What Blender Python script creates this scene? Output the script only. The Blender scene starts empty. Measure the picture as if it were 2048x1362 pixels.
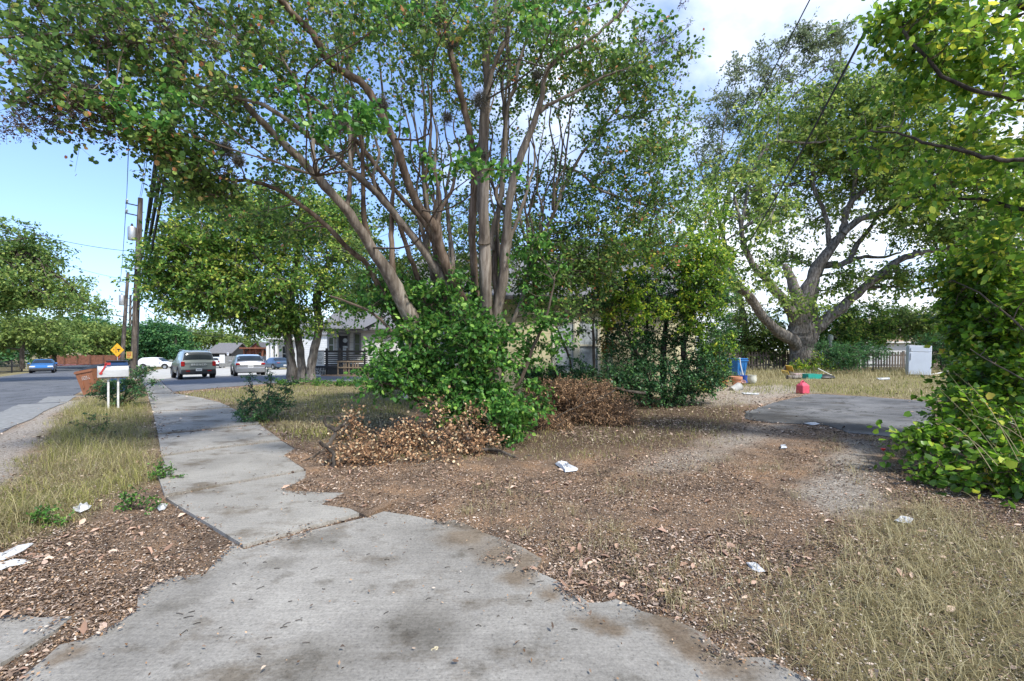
import bpy, math, random
import numpy as np
from mathutils import Vector
from mathutils.geometry import tessellate_polygon
R = math.radians
random.seed(7)
rng = np.random.default_rng(11)
scene = bpy.context.scene
col = scene.collection
F, CX, HY, CH = 910.0, 1024.0, 698.0, 1.6
# ------------------------------------------------------------------ terrain
def gz(x, y):
    return (-0.035*np.clip(-np.asarray(x, float)-12, 0, 8) - 0.010*np.clip(-np.asarray(x, float)-20, 0, 42) + 0.03*np.clip(np.asarray(x, float)-2, 0, 8)
            - 0.02*np.clip(np.asarray(y, float)-30, 0, 40))
def P(px, py, Z):
    return Vector(((px-CX)/F*Z, Z, CH+(HY-py)/F*Z))
def G(px, py):
    Z = CH*F/max(py-HY, 1.0)
    for _ in range(30):
        Z = 0.5*Z + 0.5*(CH-float(gz((px-CX)/F*Z, Z)))*F/max(py-HY, 1.0)
    x = (px-CX)/F*Z
    return Vector((x, Z, float(gz(x, Z))))
# ------------------------------------------------------------------ tags
def tag(o, label=None, cat=None, group=None, kind=None):
    if label: o['label'] = label
    if cat: o['category'] = cat
    if group: o['group'] = group
    if kind: o['kind'] = kind
    return o
def empty(name, loc=(0, 0, 0), rz=0.0):
    o = bpy.data.objects.new(name, None); col.objects.link(o)
    o.location = loc; o.rotation_euler = (0, 0, rz); o.empty_display_size = 0.2
    return o
def thing(name, label, cat, loc=(0, 0, 0), rz=0.0, group=None):
    return tag(empty(name, loc, rz), label, cat, group)
def link(name, me, mats, parent=None):
    o = bpy.data.objects.new(name, me); col.objects.link(o)
    for m in (mats if isinstance(mats, (list, tuple)) else [mats]): me.materials.append(m)
    if parent is not None: o.parent = parent
    return o
def copy_tree(o, parent=None):
    c = o.copy(); col.objects.link(c)
    if parent is not None: c.parent = parent
    for ch in list(o.children): copy_tree(ch, c)
    return c
# ------------------------------------------------------------------ mesh builders
class MB:
    def __init__(s): s.v = []; s.f = []; s.m = []; s.sm = []
    def add(s, vs, fs, mi=0, smooth=False):
        b = len(s.v); s.v += [tuple(map(float, v)) for v in vs]
        for f in fs: s.f.append([b+i for i in f]); s.m.append(mi); s.sm.append(smooth)
        return s
    def box(s, c, d, rz=0.0, rx=0.0, ry=0.0, mi=0, bev=0.0):
        hx, hy, hz = d[0]/2, d[1]/2, d[2]/2
        cz, sz = math.cos(rz), math.sin(rz)
        pts = []
        if bev > 0:
            b = min(bev, hx*.9, hy*.9, hz*.9)
            for z, q in ((-hz, b), (-hz+b, 0), (hz-b, 0), (hz, b)):
                for x, y in ((-hx+b, -hy+q), (hx-b, -hy+q), (hx-q, -hy+b), (hx-q, hy-b), (hx-b, hy-q), (-hx+b, hy-q), (-hx+q, hy-b), (-hx+q, -hy+b)):
                    pts.append((x, y, z))
            fs = [[7-i for i in range(8)], [24+i for i in range(8)]]
            for r in range(3):
                for i in range(8): j = (i+1) % 8; fs.append([r*8+i, r*8+j, r*8+8+j, r*8+8+i])
        else:
            for z in (-hz, hz):
                for x, y in ((-hx, -hy), (hx, -hy), (hx, hy), (-hx, hy)): pts.append((x, y, z))
            fs = [[3, 2, 1, 0], [4, 5, 6, 7], [0, 1, 5, 4], [1, 2, 6, 5], [2, 3, 7, 6], [3, 0, 4, 7]]
        o = []
        for x, y, z in pts:
            if ry: x, z = x*math.cos(ry)+z*math.sin(ry), -x*math.sin(ry)+z*math.cos(ry)
            if rx: y, z = y*math.cos(rx)-z*math.sin(rx), y*math.sin(rx)+z*math.cos(rx)
            o.append((c[0]+x*cz-y*sz, c[1]+x*sz+y*cz, c[2]+z))
        return s.add(o, fs, mi)
    def tube(s, pts, rad, n=6, mi=0, caps=True, smooth=True):
        pts = [np.array(p, float) for p in pts]
        if not hasattr(rad, '__len__'): rad = [rad]*len(pts)
        vs = []; fs = []; ref = np.array((0.31, 0.17, 0.93))
        t0 = pts[1]-pts[0]; t0 /= (np.linalg.norm(t0)+1e-9)
        u = np.cross(t0, ref)
        if np.linalg.norm(u) < .05: u = np.cross(t0, (1, 0, 0))
        u /= np.linalg.norm(u)
        for i, p in enumerate(pts):
            t = pts[min(i+1, len(pts)-1)]-pts[max(i-1, 0)]; t /= (np.linalg.norm(t)+1e-9)
            u = u-t*np.dot(u, t); u /= (np.linalg.norm(u)+1e-9); w = np.cross(t, u)
            for k in range(n):
                a = 2*math.pi*k/n; vs.append(p+rad[i]*(u*math.cos(a)+w*math.sin(a)))
        for i in range(len(pts)-1):
            for k in range(n):
                j = (k+1) % n; fs.append([i*n+k, i*n+j, i*n+n+j, i*n+n+k])
        if caps: fs.append([n-1-k for k in range(n)]); fs.append([(len(pts)-1)*n+k for k in range(n)])
        return s.add(vs, fs, mi, smooth)
    def cyl(s, a, b, r, n=12, mi=0, r2=None): return s.tube([a, b], [r, r if r2 is None else r2], n, mi)
    def lathe(s, c, prof, n=20, mi=0, axis=None):
        vs = []; fs = []
        for r, z in prof:
            for k in range(n):
                a = 2*math.pi*k/n; vs.append((r*math.cos(a), r*math.sin(a), z))
        for i in range(len(prof)-1):
            for k in range(n):
                j = (k+1) % n; fs.append([i*n+k, i*n+j, i*n+n+j, i*n+n+k])
        fs.append([n-1-k for k in range(n)]); fs.append([(len(prof)-1)*n+k for k in range(n)])
        if axis is not None:
            q = Vector((0, 0, 1)).rotation_difference(Vector(axis))
            vs = [q @ Vector(v) for v in vs]
        return s.add([(v[0]+c[0], v[1]+c[1], v[2]+c[2]) for v in vs], fs, mi, True)
    def prism(s, poly, z0, z1, mi=0, fn=None):
        n = len(poly)
        vs = [(x, y, z0) for x, y in poly]+[(x, y, z1) for x, y in poly]
        tri = tessellate_polygon([[Vector((x, y, 0)) for x, y in poly]])
        ar = sum(poly[i][0]*poly[(i+1) % n][1]-poly[(i+1) % n][0]*poly[i][1] for i in range(n))
        fs = []
        for t in tri:
            a = (poly[t[1]][0]-poly[t[0]][0])*(poly[t[2]][1]-poly[t[0]][1])-(poly[t[2]][0]-poly[t[0]][0])*(poly[t[1]][1]-poly[t[0]][1])
            t = list(t) if a > 0 else list(t)[::-1]
            fs.append([n+i for i in t]); fs.append(t[::-1])
        for i in range(n):
            j = (i+1) % n
            fs.append([i, j, n+j, n+i] if ar > 0 else [j, i, n+i, n+j])
        if fn: vs = [fn(v) for v in vs]
        return s.add(vs, fs, mi)
    def quad(s, a, b, c, d, mi=0): return s.add([a, b, c, d], [[0, 1, 2, 3]], mi)
    def build(s, name, mats, parent=None, sharp=35):
        me = bpy.data.meshes.new(name); me.from_pydata(s.v, [], s.f)
        me.polygons.foreach_set('material_index', s.m); me.polygons.foreach_set('use_smooth', s.sm)
        if any(s.sm): me.set_sharp_from_angle(angle=R(sharp))
        me.update(); return link(name, me, mats, parent)
def rep_mesh(name, V, tmpl, mats, parent=None, smooth=False, attr=None):
    """V: (n,k,3); tmpl: list of faces on k vertices, repeated n times"""
    n, k, _ = V.shape
    me = bpy.data.meshes.new(name)
    loops = np.concatenate([np.array(t) for t in tmpl]); L = len(loops)
    st = np.cumsum([0]+[len(t) for t in tmpl[:-1]])
    li = (loops[None, :]+np.arange(n)[:, None]*k).ravel().astype(np.int32)
    ls = (st[None, :]+np.arange(n)[:, None]*L).ravel().astype(np.int32)
    me.vertices.add(n*k); me.vertices.foreach_set('co', V.astype(np.float32).ravel())
    me.loops.add(len(li)); me.loops.foreach_set('vertex_index', li)
    me.polygons.add(len(ls)); me.polygons.foreach_set('loop_start', ls)
    me.update(calc_edges=True)
    if smooth: me.polygons.foreach_set('use_smooth', np.ones(len(ls), bool))
    return link(name, me, mats, parent)
def cat_rom(pts, sub=4):
    pts = [np.array(p, float) for p in pts]; out = []
    for i in range(len(pts)-1):
        p0 = pts[max(i-1, 0)]; p1 = pts[i]; p2 = pts[i+1]; p3 = pts[min(i+2, len(pts)-1)]
        for j in range(sub):
            t = j/sub
            out.append(.5*((2*p1)+(-p0+p2)*t+(2*p0-5*p1+4*p2-p3)*t*t+(-p0+3*p1-3*p2+p3)*t**3))
    out.append(pts[-1]); return out
# ------------------------------------------------------------------ materials
def newmat(name):
    m = bpy.data.materials.new(name); m.use_nodes = True; nt = m.node_tree
    return m, nt, nt.nodes['Principled BSDF'], nt.nodes['Material Output']
def nd(nt, t, **kw):
    n = nt.nodes.new(t)
    for k, v in kw.items():
        if k in n.inputs.keys() if isinstance(k, str) else False: n.inputs[k].default_value = v
        else: setattr(n, k, v)
    return n
def noise(nt, vec, scale, detail=4, rough=.55):
    n = nt.nodes.new('ShaderNodeTexNoise'); n.inputs['Scale'].default_value = scale
    n.inputs['Detail'].default_value = detail; n.inputs['Roughness'].default_value = rough
    if vec is not None: nt.links.new(vec, n.inputs['Vector'])
    return n
def ramp(nt, src, stops, interp='LINEAR'):
    r = nt.nodes.new('ShaderNodeValToRGB'); e = r.color_ramp.elements; r.color_ramp.interpolation = interp
    while len(e) < len(stops): e.new(0.5)
    for i, (p, c) in enumerate(stops):
        e[i].position = p; e[i].color = (c[0], c[1], c[2], 1) if hasattr(c, '__len__') else (c, c, c, 1)
    nt.links.new(src, r.inputs[0]); return r
def mix(nt, fac, a, b, mode='MIX'):
    m = nt.nodes.new('ShaderNodeMix'); m.data_type = 'RGBA'; m.blend_type = mode
    for i, v in ((0, fac), (6, a), (7, b)):
        s = m.inputs[i]
        if hasattr(v, 'links'): nt.links.new(v, s)
        elif hasattr(v, '__len__'): s.default_value = (v[0], v[1], v[2], 1)
        else: s.default_value = v if i == 0 else (v, v, v, 1)
    return m.outputs[2]
def mapped(nt, scale=(1, 1, 1), rot=(0, 0, 0), coord='Object'):
    tc = nt.nodes.new('ShaderNodeTexCoord'); mp = nt.nodes.new('ShaderNodeMapping')
    mp.inputs['Scale'].default_value = scale; mp.inputs['Rotation'].default_value = rot
    nt.links.new(tc.outputs[coord], mp.inputs[0]); return mp.outputs[0]
def bump(nt, b, h, strength=.4, dist=.02):
    n = nt.nodes.new('ShaderNodeBump'); n.inputs['Strength'].default_value = strength
    n.inputs['Distance'].default_value = dist; nt.links.new(h, n.inputs['Height'])
    nt.links.new(n.outputs[0], b.inputs['Normal']); return n
def plain(name, c, rough=.6, metal=0.0, var=.25, scale=6, bmp=.15, spec=.4, coat=0.0):
    m, nt, b, o = newmat(name)
    v = mapped(nt); n = noise(nt, v, scale, 6)
    lo = [max(0, x*(1-var)) for x in c]; hi = [min(1, x*(1+var)) for x in c]
    r = ramp(nt, n.outputs[0], [(.3, lo), (.7, hi)])
    nt.links.new(r.outputs[0], b.inputs['Base Color'])
    b.inputs['Roughness'].default_value = rough; b.inputs['Metallic'].default_value = metal
    b.inputs['Specular IOR Level'].default_value = spec; b.inputs['Coat Weight'].default_value = coat
    if bmp: bump(nt, b, n.outputs[0], bmp, .01)
    return m
def leafmat(name, stops, trans=.35, rough=.5, clump=.9, cscale=.7, spec=.3, gain=1.0):
    """colour differs leaf by leaf, and drifts from clump to clump"""
    m, nt, b, o = newmat(name)
    g = nt.nodes.new('ShaderNodeNewGeometry')
    n = noise(nt, mapped(nt), cscale, 2)
    a = nt.nodes.new('ShaderNodeMath'); a.operation = 'MULTIPLY_ADD'
    nt.links.new(n.outputs[0], a.inputs[0]); a.inputs[1].default_value = clump; a.inputs[2].default_value = -clump*.5
    s = nt.nodes.new('ShaderNodeMath'); s.operation = 'ADD'; s.use_clamp = True
    nt.links.new(g.outputs['Random Per Island'], s.inputs[0]); nt.links.new(a.outputs[0], s.inputs[1])
    r = ramp(nt, s.outputs[0], [(p, [min(.8, x*gain) for x in c]) for p, c in stops])
    nt.links.new(r.outputs[0], b.inputs['Base Color']); b.inputs['Roughness'].default_value = rough
    b.inputs['Specular IOR Level'].default_value = spec
    if trans > 0:
        t = nt.nodes.new('ShaderNodeBsdfTranslucent'); mx = nt.nodes.new('ShaderNodeMixShader')
        nt.links.new(r.outputs[0], t.inputs[0]); mx.inputs[0].default_value = trans
        nt.links.new(b.outputs[0], mx.inputs[1]); nt.links.new(t.outputs[0], mx.inputs[2])
        nt.links.new(mx.outputs[0], o.inputs[0])
    return m
def barkmat(name, c1, c2, c3, sc=(9, 9, 1.2), bs=.8, thr=.5):
    m, nt, b, o = newmat(name)
    v = mapped(nt, sc); n = noise(nt, v, 1.6, 8, .65); n2 = noise(nt, mapped(nt), 1.1, 3)
    r = ramp(nt, n.outputs[0], [(.33, c1), (thr, c2), (.68, c3)])
    r2 = ramp(nt, n2.outputs[0], [(.35, .68), (.65, 1.25)])
    nt.links.new(mix(nt, 1.0, r.outputs[0], r2.outputs[0], 'MULTIPLY'), b.inputs['Base Color'])
    b.inputs['Roughness'].default_value = .85; b.inputs['Specular IOR Level'].default_value = .2
    bump(nt, b, n.outputs[0], bs, .04); return m
# ------------------------------------------------------------------ foliage
LEAF4 = (np.array([(0, 0, 0), (.5, .3, .07), (1, 0, -.06), (.5, -.3, .07)]), [[0, 1, 2, 3]])
LEAF6 = (np.array([(0, 0, 0), (.28, .27, .07), (.68, .27, .05), (1, 0, -.1), (.68, -.27, .05), (.28, -.27, .07)]), [[0, 3, 2, 1], [0, 5, 4, 3]])
LEAFH = (np.array([(0, 0, 0), (.02, .42, .1), (.6, .42, .06), (1, 0, -.12), (.6, -.42, .06), (.02, -.42, .1)]), [[0, 3, 2, 1], [0, 5, 4, 3]])
LEAFR = (np.array([(0, 0, 0), (.2, .36, .05), (.72, .36, .04), (1, 0, 0), (.72, -.36, .04), (.2, -.36, .05)]), [[0, 3, 2, 1], [0, 5, 4, 3]])
LEAFN = (np.array([(0, 0, 0), (.4, .15, .05), (1, 0, -.12), (.4, -.15, .05)]), [[0, 1, 2, 3]])
def nrm(a): return a/(np.linalg.norm(a, axis=-1, keepdims=True)+1e-9)
def place_leaves(name, pos, dirs, size, shape, mats, parent=None, up=.5):
    n = len(pos); d = nrm(dirs)
    q = rng.normal(size=(n, 3)); q[:, 2] = np.abs(q[:, 2])+up; q = nrm(q-d*np.sum(q*d, 1, keepdims=True))
    s = np.cross(q, d); T = shape[0]; sz = np.asarray(size).reshape(-1, 1, 1)
    wv = rng.uniform(.8, 1.2, (n, 1, 1))
    V = pos[:, None, :]+sz*(T[None, :, 0:1]*d[:, None, :]+wv*T[None, :, 1:2]*s[:, None, :]+T[None, :, 2:3]*q[:, None, :]*rng.uniform(-.6, 2, (n, 1, 1)))
    return rep_mesh(name, V, shape[1], mats, parent)
def spray(C, rad, K, n, size, droop=.15, flat=.7, var=.35):
    """each clump centre gets K twigs with n leaves along each"""
    m = len(C); rad = np.broadcast_to(np.asarray(rad, float).reshape(-1), (m,)) if np.ndim(rad) else np.full(m, rad)
    d = rng.normal(size=(m, K, 3)); d[..., 2] *= flat; d = nrm(d)
    L = rad[:, None]*rng.uniform(.5, 1.25, (m, K))
    t = (np.arange(n)[None, None, :]+rng.uniform(0, 1, (m, K, n)))/n
    t = .15+.85*t
    pos = C[:, None, None, :]+d[:, :, None, :]*(L[:, :, None]*t)[..., None]
    pos[..., 2] -= droop*(L[:, :, None]*t*t)
    pos += rng.normal(size=pos.shape)*(.065*L[:, :, None, None])
    ld = d[:, :, None, :]*.7+rng.normal(size=pos.shape)*.75; ld[..., 2] -= droop*1.5
    sz = size*rng.uniform(1-var, 1+var, pos.shape[:3])
    tw = (np.repeat(C, K, 0), (C[:, None, :]+d*L[..., None]*.95-np.array([0, 0, 1])*(droop*L)[..., None]*.8).reshape(-1, 3))
    return pos.reshape(-1, 3), ld.reshape(-1, 3), sz.ravel(), tw
def twig_mesh(name, A, B, r, mats, parent=None):
    n = len(A); d = nrm(B-A); u = nrm(np.cross(d, rng.normal(size=(n, 3)))); w = np.cross(d, u)
    M = (A+B)/2+rng.normal(size=A.shape)*.06*np.linalg.norm(B-A, axis=1, keepdims=True)
    V = []
    for q, rr in ((A, 1), (M, .7), (B, .3)):
        for k in range(3):
            a = 2*math.pi*k/3; V.append(q+rr*r*(u*math.cos(a)+w*math.sin(a)))
    V = np.stack(V, 1); f = []
    for b in (0, 3):
        for k in range(3): f.append([b+k, b+(k+1) % 3, b+3+(k+1) % 3, b+3+k])
    return rep_mesh(name, V, f, mats, parent, smooth=True)
def blobpts(blobs):
    """blob=(px,py,Z,rx,ry,rz,n): an ellipsoid where the photograph shows a mass of foliage"""
    out = []
    for px, py, Z, rx, ry, rz, n in blobs:
        d = nrm(rng.normal(size=(n, 3)))*(rng.uniform(0, 1, (n, 1))**(1/2.6))
        zz = Z+d[:, 2]*rz; x = (px-CX+d[:, 0]*rx)/F*Z; z = CH+(HY-py-d[:, 1]*ry)/F*Z
        out.append(np.stack([x, zz, z], 1))
    return np.concatenate(out)
def wob(pts, amp):
    return [p+rng.normal(size=3)*amp*(0 if i in (0, len(pts)-1) else 1) for i, p in enumerate(pts)]
def link_branches(mb, C, limbs, r0=.03, r1=.008, hubfrac=.16, n=5, lift=.0):
    """twigs that carry each clump: limb -> hub -> clump"""
    L = np.array(limbs); m = len(C); nh = max(2, int(m*hubfrac)); hi = rng.choice(m, nh, replace=False); H = C[hi]
    tot = []
    for h in H:
        d = np.linalg.norm(L[:, :3]-h, axis=1)+np.maximum(0, L[:, 2]-h[2]+.2)*.8
        k = int(np.argmin(d)); a = L[k, :3]; rr = min(L[k, 3]*.6, r0*(.7+.25*np.linalg.norm(h-a)))
        rr = max(rr, r1*1.3); seg = np.linalg.norm(h-a)
        pts = [a, a+(h-a)*.33+np.array((0, 0, lift*seg))+rng.normal(size=3)*.07*seg, a+(h-a)*.68+np.array((0, 0, lift*seg))+rng.normal(size=3)*.06*seg, h]
        cp = cat_rom(pts, 3); mb.tube(cp, list(np.linspace(rr, r1*1.2, len(cp))), n)
        for j, q in enumerate(cp[3:]): tot.append((*q, rr*.7))
    T = np.array(tot+[tuple(l) for l in limbs])
    for i in range(m):
        if i in set(hi): continue
        c = C[i]; d = np.linalg.norm(T[:, :3]-c, axis=1); k = int(np.argmin(d)); a = T[k, :3]; s = d[k]
        if s < .05: continue
        mid = a+(c-a)*.5+rng.normal(size=3)*.1*s
        mb.tube([a, mid, c], [min(T[k, 3]*.7, r1*1.5), r1, r1*.6], 4)
def limb(mb, trace, Z, n=10, sub=4, wobble=.01, samples=None, k=1.0):
    """trace: [(px,py,width_px)] ; Z: depth at both ends or list"""
    if not hasattr(Z, '__len__'): Z = (Z, Z)
    if len(Z) == 2: Z = np.linspace(Z[0], Z[1], len(trace))
    pts = [P(t[0], t[1], z) for t, z in zip(trace, Z)]
    rad = [k*t[2]/2/F*z for t, z in zip(trace, Z)]
    cp = cat_rom([np.array((p.x, p.y, p.z, r)) for p, r in zip(pts, rad)], sub)
    xyz = [c[:3]+(rng.normal(size=3)*wobble*(i > 0)) for i, c in enumerate(cp)]; rr = [max(.004, c[3])*(1+rng.normal()*.05) for c in cp]
    mb.tube(xyz, rr, n)
    if samples is not None: samples += [(*x, r) for x, r in zip(xyz, rr)]
    return xyz, rr
def blades(name, base, height, width, lean, mats, parent=None, kind='stuff', curl=.6, seg=3):
    n = len(base); az = rng.uniform(0, 2*math.pi, n)
    dx = np.stack([np.cos(az), np.sin(az), np.zeros(n)], 1); sd = np.stack([-np.sin(az), np.cos(az), np.zeros(n)], 1)
    h = np.asarray(height).reshape(-1, 1)*np.ones((n, 1)); ln = np.asarray(lean).reshape(-1, 1)*rng.uniform(.4, 1.3, (n, 1))
    w = np.asarray(width).reshape(-1, 1)*np.ones((n, 1)); V = []
    for k in range(seg+1):
        t = k/seg; a = ln*(t**(1+curl*.6))
        c = base+dx*h*np.sin(a)*t+np.array([0, 0, 1])*h*np.cos(np.minimum(a, 1.62))*t
        if k < seg: V += [c-sd*w*(1-.6*t)/2, c+sd*w*(1-.6*t)/2]
        else: V += [c]
    V = np.stack(V, 1); f = [[2*i, 2*i+1, 2*i+3, 2*i+2] for i in range(seg-1)]+[[2*seg-2, 2*seg-1, 2*seg]]
    return rep_mesh(name, V, f, mats, parent)
# ------------------------------------------------------------------ 2-D regions
def inside(poly, X, Y):
    c = np.zeros(X.shape, bool); n = len(poly)
    for i in range(n):
        x1, y1 = poly[i]; x2, y2 = poly[(i+1) % n]
        if y1 == y2: continue
        c ^= ((y1 > Y) != (y2 > Y)) & (X < (x2-x1)*(Y-y1)/(y2-y1)+x1)
    return c
def dist_poly(poly, X, Y):
    d = np.full(X.shape, 1e9); n = len(poly)
    for i in range(n):
        a = np.array(poly[i]); b = np.array(poly[(i+1) % n]); ab = b-a; L = ab@ab+1e-12
        t = np.clip(((X-a[0])*ab[0]+(Y-a[1])*ab[1])/L, 0, 1)
        d = np.minimum(d, np.hypot(X-a[0]-t*ab[0], Y-a[1]-t*ab[1]))
    return np.where(inside(poly, X, Y), d, -d)
def gp(*pts): return [tuple(G(x, y)[:2]) for x, y in pts]
def vnoise(X, Y, s, seed=0):
    X = X/s+seed*17.3; Y = Y/s+seed*9.1
    def h(i, j):
        v = np.sin(i*127.1+j*311.7+seed*74.7)*43758.5453; return v-np.floor(v)
    i = np.floor(X); j = np.floor(Y); f = X-i; g = Y-j; f = f*f*(3-2*f); g = g*g*(3-2*g)
    return (h(i, j)*(1-f)+h(i+1, j)*f)*(1-g)+(h(i, j+1)*(1-f)+h(i+1, j+1)*f)*g
def fbm(X, Y, s, seed=0): return vnoise(X, Y, s, seed)*.55+vnoise(X, Y, s/2.1, seed+1)*.28+vnoise(X, Y, s/4.3, seed+2)*.17
def scatter(n, y0, y1, mask, pw=1.0, xmarg=1.15):
    """random ground points seen by the camera, density falling with distance; mask(x,y) in 0..1"""
    u = rng.uniform(0, 1, n); y = y0*(y1/y0)**(u**pw); x = rng.uniform(-1, 1, n)*y*1.125*xmarg
    k = rng.uniform(0, 1, n) < mask(x, y)
    x = x[k]; y = y[k]; return np.stack([x, y, gz(x, y)], 1)
# ================================================================== camera, sky, sun
cam = bpy.data.objects.new('camera', bpy.data.cameras.new('camera')); col.objects.link(cam)
cam.location = (0, 0, CH); cam.rotation_euler = (R(90), 0, 0)
cam.data.sensor_width = 36; cam.data.lens = 36*F/2048; cam.data.shift_y = (HY-681)/2048
cam.data.clip_end = 3000; cam.data.clip_start = .05; scene.camera = cam
EXPOSURE = 1.22
scene.view_settings.view_transform = 'Standard'; scene.view_settings.look = 'None'
scene.view_settings.exposure = EXPOSURE; scene.view_settings.gamma = 1
SUN_EL, SUN_AZ = 52.0, 142.0      # azimuth from +Y towards +X: the sun stands on the right, behind the camera
sl = bpy.data.lights.new('sun', 'SUN'); sl.energy = 2.4; sl.angle = R(5.0); sl.color = (1, .955, .88)
so = bpy.data.objects.new('sun', sl); col.objects.link(so)
az, el = R(SUN_AZ), R(SUN_EL)
sd = Vector((math.sin(az)*math.cos(el), math.cos(az)*math.cos(el), math.sin(el)))
so.rotation_euler = sd.to_track_quat('Z', 'Y').to_euler()
w = bpy.data.worlds.new('World'); scene.world = w; w.use_nodes = True; nt = w.node_tree
bg = nt.nodes['Background']; sky = nt.nodes.new('ShaderNodeTexSky'); sky.sky_type = 'NISHITA'
sky.sun_disc = False; sky.sun_elevation = el; sky.sun_rotation = az; sky.air_density = 1.0; sky.dust_density = 1.2; sky.ozone_density = 1.2
tc = nt.nodes.new('ShaderNodeTexCoord'); sx = nt.nodes.new('ShaderNodeSeparateXYZ'); nt.links.new(tc.outputs['Generated'], sx.inputs[0])
def mth(op, a, b=None, clamp=False):
    n = nt.nodes.new('ShaderNodeMath'); n.operation = op; n.use_clamp = clamp
    for i, v in enumerate((a, b)):
        if v is None: continue
        if hasattr(v, 'links'): nt.links.new(v, n.inputs[i])
        else: n.inputs[i].default_value = v
    return n.outputs[0]
# clouds: a cloud deck seen in perspective, direction divided by its height
den = mth('MAXIMUM', mth('ADD', sx.outputs[2], .22), .08)
cv = nt.nodes.new('ShaderNodeCombineXYZ')
nt.links.new(mth('DIVIDE', sx.outputs[0], den), cv.inputs[0]); nt.links.new(mth('DIVIDE', sx.outputs[1], den), cv.inputs[1])
n1 = noise(nt, cv.outputs[0], 1.15, 9, .56); n1.inputs['Distortion'].default_value = .25
cover = mth('ADD', n1.outputs[0], mth('MULTIPLY', sx.outputs[0], .26))
cover = mth('ADD', cover, mth('MULTIPLY', mth('SUBTRACT', .12, sx.outputs[2], True), 1.1))
cr = ramp(nt, cover, [(.5, 0), (.68, 1)])
n2 = noise(nt, cv.outputs[0], 2.1, 6, .6)
cc = ramp(nt, n2.outputs[0], [(.3, (3.0, 3.4, 4.2)), (.7, (6.0, 6.2, 6.5))])
skl = mix(nt, 1.0, sky.outputs[0], (.70, .79, 1.0), 'MULTIPLY')
skl = mix(nt, .14, skl, (2.7, 4.0, 5.9))
nt.links.new(mix(nt, cr.outputs[0], skl, cc.outputs[0]), bg.inputs[0]); bg.inputs[1].default_value = .135

# ================================================================== ground regions, traced on the photograph and laid on the terrain
DRIVE = gp((488, 1104), (466, 1091), (442, 1114), (410, 1154), (358, 1158), (302, 1174), (275, 1202), (275, 1230), (223, 1258), (175, 1285), (119, 1297), (80, 1333), (44, 1362), (-60, 1440), (-300, 1700),
           (1100, 3200), (2400, 1700), (1606, 1362), (1530, 1323), (1492, 1323), (1440, 1305), (1403, 1273), (1349, 1246), (1281, 1229), (1233, 1205), (1206, 1212), (1178, 1212), (1113, 1167), (1069, 1147),
           (1083, 1123), (1042, 1099), (973, 1072), (912, 1044), (885, 1048), (820, 1035), (768, 1027), (735, 1039), (620, 1066))
APRON = gp((-200, 1225), (0, 1238), (40, 1236), (80, 1243), (142, 1240), (110, 1268), (60, 1300), (0, 1335), (-200, 1440))
S1 = gp((331, 1001), (486, 1097.5), (620, 1059.5), (736, 1028), (779, 1012), (651, 940), (470, 973))
S2 = gp((329, 995), (314, 952), (330, 930), (324, 918), (440, 901), (563, 886), (650, 935), (470, 968))
S3 = gp((323, 914.5), (316, 873), (420, 863), (519, 852), (561, 882.5), (440, 897))
COVER = gp((562, 882), (590, 902), (570, 915), (592, 932), (612, 945), (610, 962), (569, 987), (640, 990), (690, 992), (645, 1016), (700, 1024), (735, 1040), (752, 1030), (782, 1014.5), (716, 975), (651, 940), (606, 908), (562.5, 885))
HEAPS = [gp((1005, 1093), (1040, 1105), (1052, 1122), (1030, 1128), (1000, 1124), (1008, 1108)), gp((1395, 1286), (1480, 1318), (1500, 1342), (1440, 1345), (1400, 1325)),
        gp((60, 1278), (110, 1258), (128, 1275), (80, 1290)), gp((120, 1262), (100, 1275), (165, 1290), (178, 1262))]
S4 = gp((316, 870), (306, 826), (400, 822), (462, 818), (500, 835), (519, 849), (420, 860))
S5 = gp((306, 824), (298, 800), (296, 790), (352, 789), (400, 797), (440, 807), (460, 816), (400, 820))
S6 = gp((296, 788), (288, 770), (280, 757), (318, 760), (344, 785), (350, 787))
ROAD = gp((-2600, 1400), (-400, 1060), (-100, 905), (0, 868), (64, 833), (141, 795), (183, 768), (232, 745), (300, 727), (330, 716), (250, 714), (194, 723), (119, 727), (100, 735), (50, 747), (0, 754), (-300, 790), (-900, 880))
SHOULDER = gp((-2200, 1420), (-300, 1120), (-60, 1020), (0, 985), (45, 925), (84, 868), (120, 846), (100, 832), (150, 812), (180, 788), (200, 765), (240, 745), (228, 745), (182, 768.5), (140, 796), (63, 834), (-1, 869), (-101, 906), (-401, 1062))
PATCH1 = gp((-60, 840), (4, 824), (37, 810), (132, 806), (105, 816), (66, 838), (0, 862), (-80, 880))
PATCH2 = gp((73, 807), (95, 794), (152, 792), (136, 804))
LOT = gp((319, 759), (345, 784), (460, 774), (544, 767), (627, 763), (727, 763), (800, 764), (800, 755), (642, 753), (560, 752), (430, 752))
FORE = gp((262, 760), (280, 757), (319, 758.6), (430, 751.6), (560, 751.6), (642, 752.6), (640, 744), (575, 739), (480, 733), (400, 731), (340, 733), (300, 742), (275, 752))
PAD = gp((1483, 830), (1500, 822), (1545, 806), (1585, 797), (1622, 788), (1700, 792), (1780, 797), (1853, 803), (1870, 826), (1866, 862), (1855, 880), (1800, 877), (1760, 872), (1700, 866), (1650, 852), (1590, 849), (1540, 845), (1500, 840))
GR1 = gp((1590, 985), (1650, 955), (1640, 915), (1690, 878), (1780, 885), (1765, 940), (1735, 990), (1712, 1030), (1650, 1032))
GR2 = gp((1420, 900), (1480, 848), (1570, 850), (1540, 872), (1470, 902), (1330, 942), (1250, 952), (1240, 935), (1340, 915))
GR3 = gp((1380, 800), (1430, 775), (1560, 770), (1620, 785), (1540, 805), (1430, 812))
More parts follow.
